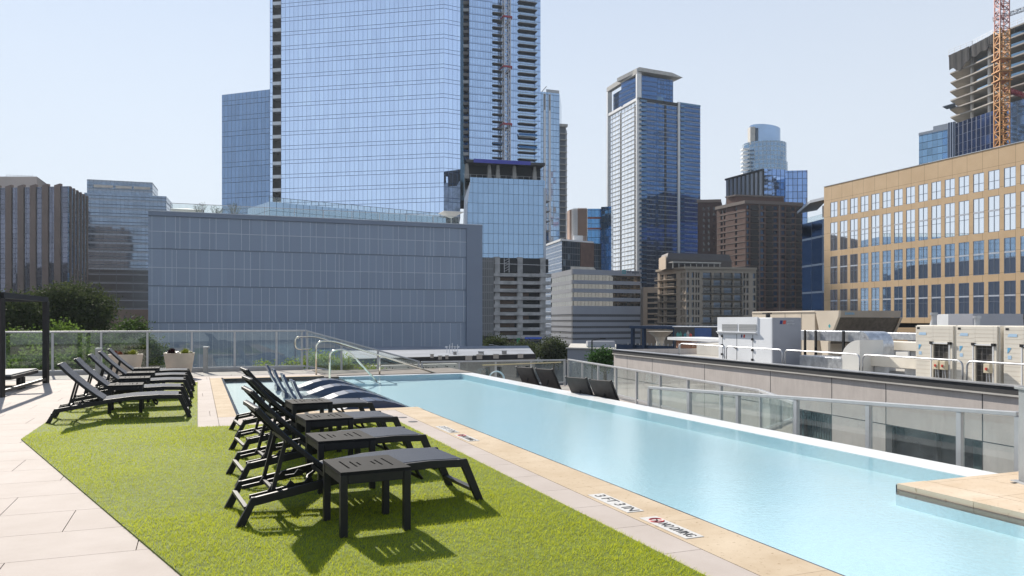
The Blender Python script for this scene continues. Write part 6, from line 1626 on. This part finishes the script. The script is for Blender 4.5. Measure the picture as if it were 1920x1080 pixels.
a, b = XY(1264,60), XY(1349,58.5); f_, w_ = FR(a,b,0)
MB().box(0,w_,0,1.5,GZ,zf(613,60)).build('dark_panel', mat('board_dark',(.035,.04,.05),.5,0,.1), sb, f_)
MB().box(upx(f_,1303),upx(f_,1334),-.06,-.002,zf(632,60),zf(614.5,60)).build('blue_panel', mat('royal_blue_panel',(.015,.06,.2),.4,0,.05), sb, f_)
MB().box(-.1,w_,-.15,1.6,zf(613,60),zf(611.8,60)).build('cap', white_p, sb, f_)
for px, c_, hh in ((1271,(.06,.25,.24),9),(1276,(.05,.2,.16),10),(1285,(.04,.2,.26),8),(1290,(.35,.33,.33),12),(1295,(.45,.06,.05),7)):
    u = upx(f_,px); mm_ = mat('figure_colour_%d' % px, c_, .6, 0, .3, 9); g = MB(); z0 = zf(631.5,60)
    g.add([(u-.09,-.012,z0),(u-.02,-.012,z0),(u,-.012,z0+.18),(u+.02,-.012,z0),(u+.09,-.012,z0),(u+.11,-.012,z0+hh*.028),(u+.03,-.012,z0+hh*.033),(u+.035,-.012,z0+hh*.041),(u-.035,-.012,z0+hh*.041),(u-.03,-.012,z0+hh*.033),(u-.12,-.012,z0+hh*.026)], [tuple(range(11))]); g.build('painted_figure', mm_, sb, f_)
fb_ = thing('white_planter_seat', 'pale flared white canopy support under the navy steel canopy', 'canopy support', XY(1236,70)); c = XY(1238,70)
MB().lathe([(.35,GZ+0),(.35,zf(640,70)),(.5,zf(632,70)),(1.1,zf(622,70)),(1.2,zf(621,70)),(.0,zf(621,70))], 16, (c.x,c.y,0)).build('flared_column', cream, fb_)

# ------------------------------------------------------------------ low buildings between pool and city
lr = thing('low_building', 'low grey building with a white roof beyond the pool end', 'building', XY(690,52))
a, b = XY(640,50), XY(1003,58); f_, w_ = FR(a,b,GZ); zt = zf(675,50)
cw = [(upx(f_,p),upx(f_,p+q)) for p, q in ((905,14),(930,12),(968,9),(985,9))]
punched(lr, f_, w_, zt-GZ, cw, [(zf(712,55)-GZ,zf(690,55)-GZ)], .3, mat('grey_stucco',(.27,.255,.24),.85,0,.15,.5), plain_glass)
body(lr, [a,b,XY(990,78),XY(640,74)], GZ, zt, bpy.data.materials['grey_stucco'], mat('grey_white_roof',(.20,.22,.26),.8,0,.2,.25), skip=(0,))
MB().box(-.1,w_,-.12,.3,zt-GZ-.3,zt-GZ+.05).build('roof_edge', dark_gap, lr, f_)
for i, (px, y, h_, w2) in enumerate(((810,671,6.5,6),(825,674,6.5,6),(838,673,6,5),(879,675,7.5,12),(899,673,8,10),(930,672,7.5,10),(945.5,664,6,9),(976,671,7,10),(902,665,5.5,10),(853,665,5,6))):
    Y = F*(CH-zt)/(y-HZ); y = y-h_
    c = XY(px, Y); hw = w2/2/F*Y; lab = ('roof vent box nearest the sloping railing end of the low white roof','narrow roof vent box next to the antennas, on their far side','small roof vent box just before the antenna cluster','widest roof vent box on the low white roof','roof vent box in front of the grey panel building corner','roof vent box in front of the street lamp on the white roof','rear roof vent box by the street lamp','roof vent box at the tree end of the low white roof','farthest back roof vent box under the grey building corner','tiny rear roof vent box behind the antennas')[i]
    r = thing('roof_vent', lab, 'roof vent', (c.x,c.y,zt), group='vent boxes on the low white roof')
    MB().box(c.x-hw,c.x+hw,c.y-hw,c.y+hw,zt,zf(y,Y)).build('housing', mat('vent_metal',(.36,.33,.30),.7,.1,.1) if i == 0 else bpy.data.materials['vent_metal'], r); MB().box(c.x-hw-.04,c.x+hw+.04,c.y-hw-.04,c.y+hw+.04,zf(y,Y)+.002,zf(y,Y)+.05).build('lid', galv, r)
an = thing('antenna_rack', 'cluster of small white antennas on the low white roof', 'antenna', XY(845,60)); m = MB()
for k in range(5): c = XY(838+5*k, 60); m.bar((c.x,c.y,zt),(c.x,c.y,zt+.55+.12*(k%3)),.04); m.box(c.x-.14,c.x+.14,c.y-.03,c.y+.03,zt+.45,zt+.52)
m.build('masts', white_p, an)
wr = thing('pockmarked_wall', 'pale concrete wall with small dark holes seen under the sloping railing', 'wall', XY(700,40)); a, b = XY(690,36), XY(860,38); f_, w_ = FR(a,b,GZ)
MB().box(0,w_,0,.4,0,zf(684,37)-GZ).build('wall', lightcon, wr, f_); m = MB(); rg = random.Random(9)
for k in range(60): u = rg.uniform(.2,w_-.2); z = zf(rg.uniform(687,706),37)-GZ; m.box(u-.025,u+.025,-.006,-.001,z-.025,z+.025)
m.build('tie_holes', dark_gap, wr, f_)
lw = thing('white_building', 'low pale building with a grey roof between the trees and the round tree', 'building', XY(1066,85)); a, b = XY(1064,88), XY(1160,84)
body(lw, [a,b,XY(1168,104),XY(1070,108)], GZ, zf(655,86), mat('pale_blue_render',(.30,.32,.36),.8,0,.06,.3), lightcon)
c = XY(1118,92); MB().box(c.x-1.0,c.x+2.2,c.y,c.y+2,zf(655,86),zf(640,92)).build('plant_room', bpy.data.materials['pale_blue_render'], lw)
f_, w_ = FR(a,b,0); MB().box(-.1,w_,-.2,.3,zf(655,86),zf(652.5,86)).build('roof_edge', lightcon, lw, f_)
for px, Y, y0, dx, lab in ((936,110,645,-1,'slim street lamp in front of the garage'),(1110,80,633,1,'slim dark street lamp in front of the striped office')):
    c = XY(px,Y); r = thing('street_lamp', lab, 'street lamp', c, group='street lamps between the buildings'); zt_ = zf(y0,Y)
    MB().tube([(c.x,c.y,GZ),(c.x,c.y,zt_-.3)], .07, 6).build('pole', galv if dx < 0 else black, r); MB().bar((c.x,c.y,zt_-.28),(c.x+1.1*dx,c.y,zt_-.1),.07,.07).build('arm', galv if dx < 0 else black, r); MB().box(c.x+1.1*dx-.3,c.x+1.1*dx+.3,c.y-.12,c.y+.12,zt_-.16,zt_-.04).build('lamp_head', galv if dx < 0 else black, r)

ob = thing('brown_block', 'brown office block outside the frame that the tan office windows mirror', 'building', (-150,120,GZ))
body(ob, [(-230,70),(-150,110),(-185,215),(-262,180)], GZ, 26, mat('shaded_brown',(.03,.03,.035),.8,0,.3,.05), roofgrey, ['wall']*4)

# ------------------------------------------------------------------ thin summer haze
hz = MB().box(-420, 420, -60, 1100, GZ-1, 240).build('haze', None)
hz['kind'] = 'stuff'
hm_ = bpy.data.materials.new('haze'); hm_.use_nodes = True; hm_.node_tree.nodes.clear()
ho = hm_.node_tree.nodes.new('ShaderNodeOutputMaterial'); hv = hm_.node_tree.nodes.new('ShaderNodeVolumePrincipled')
hv.inputs['Color'].default_value = (.80,.90,1,1); hv.inputs['Density'].default_value = .00012; hv.inputs['Anisotropy'].default_value = .2
hm_.node_tree.links.new(hv.outputs[0], ho.inputs['Volume']); hz.data.materials.clear(); hz.data.materials.append(hm_)
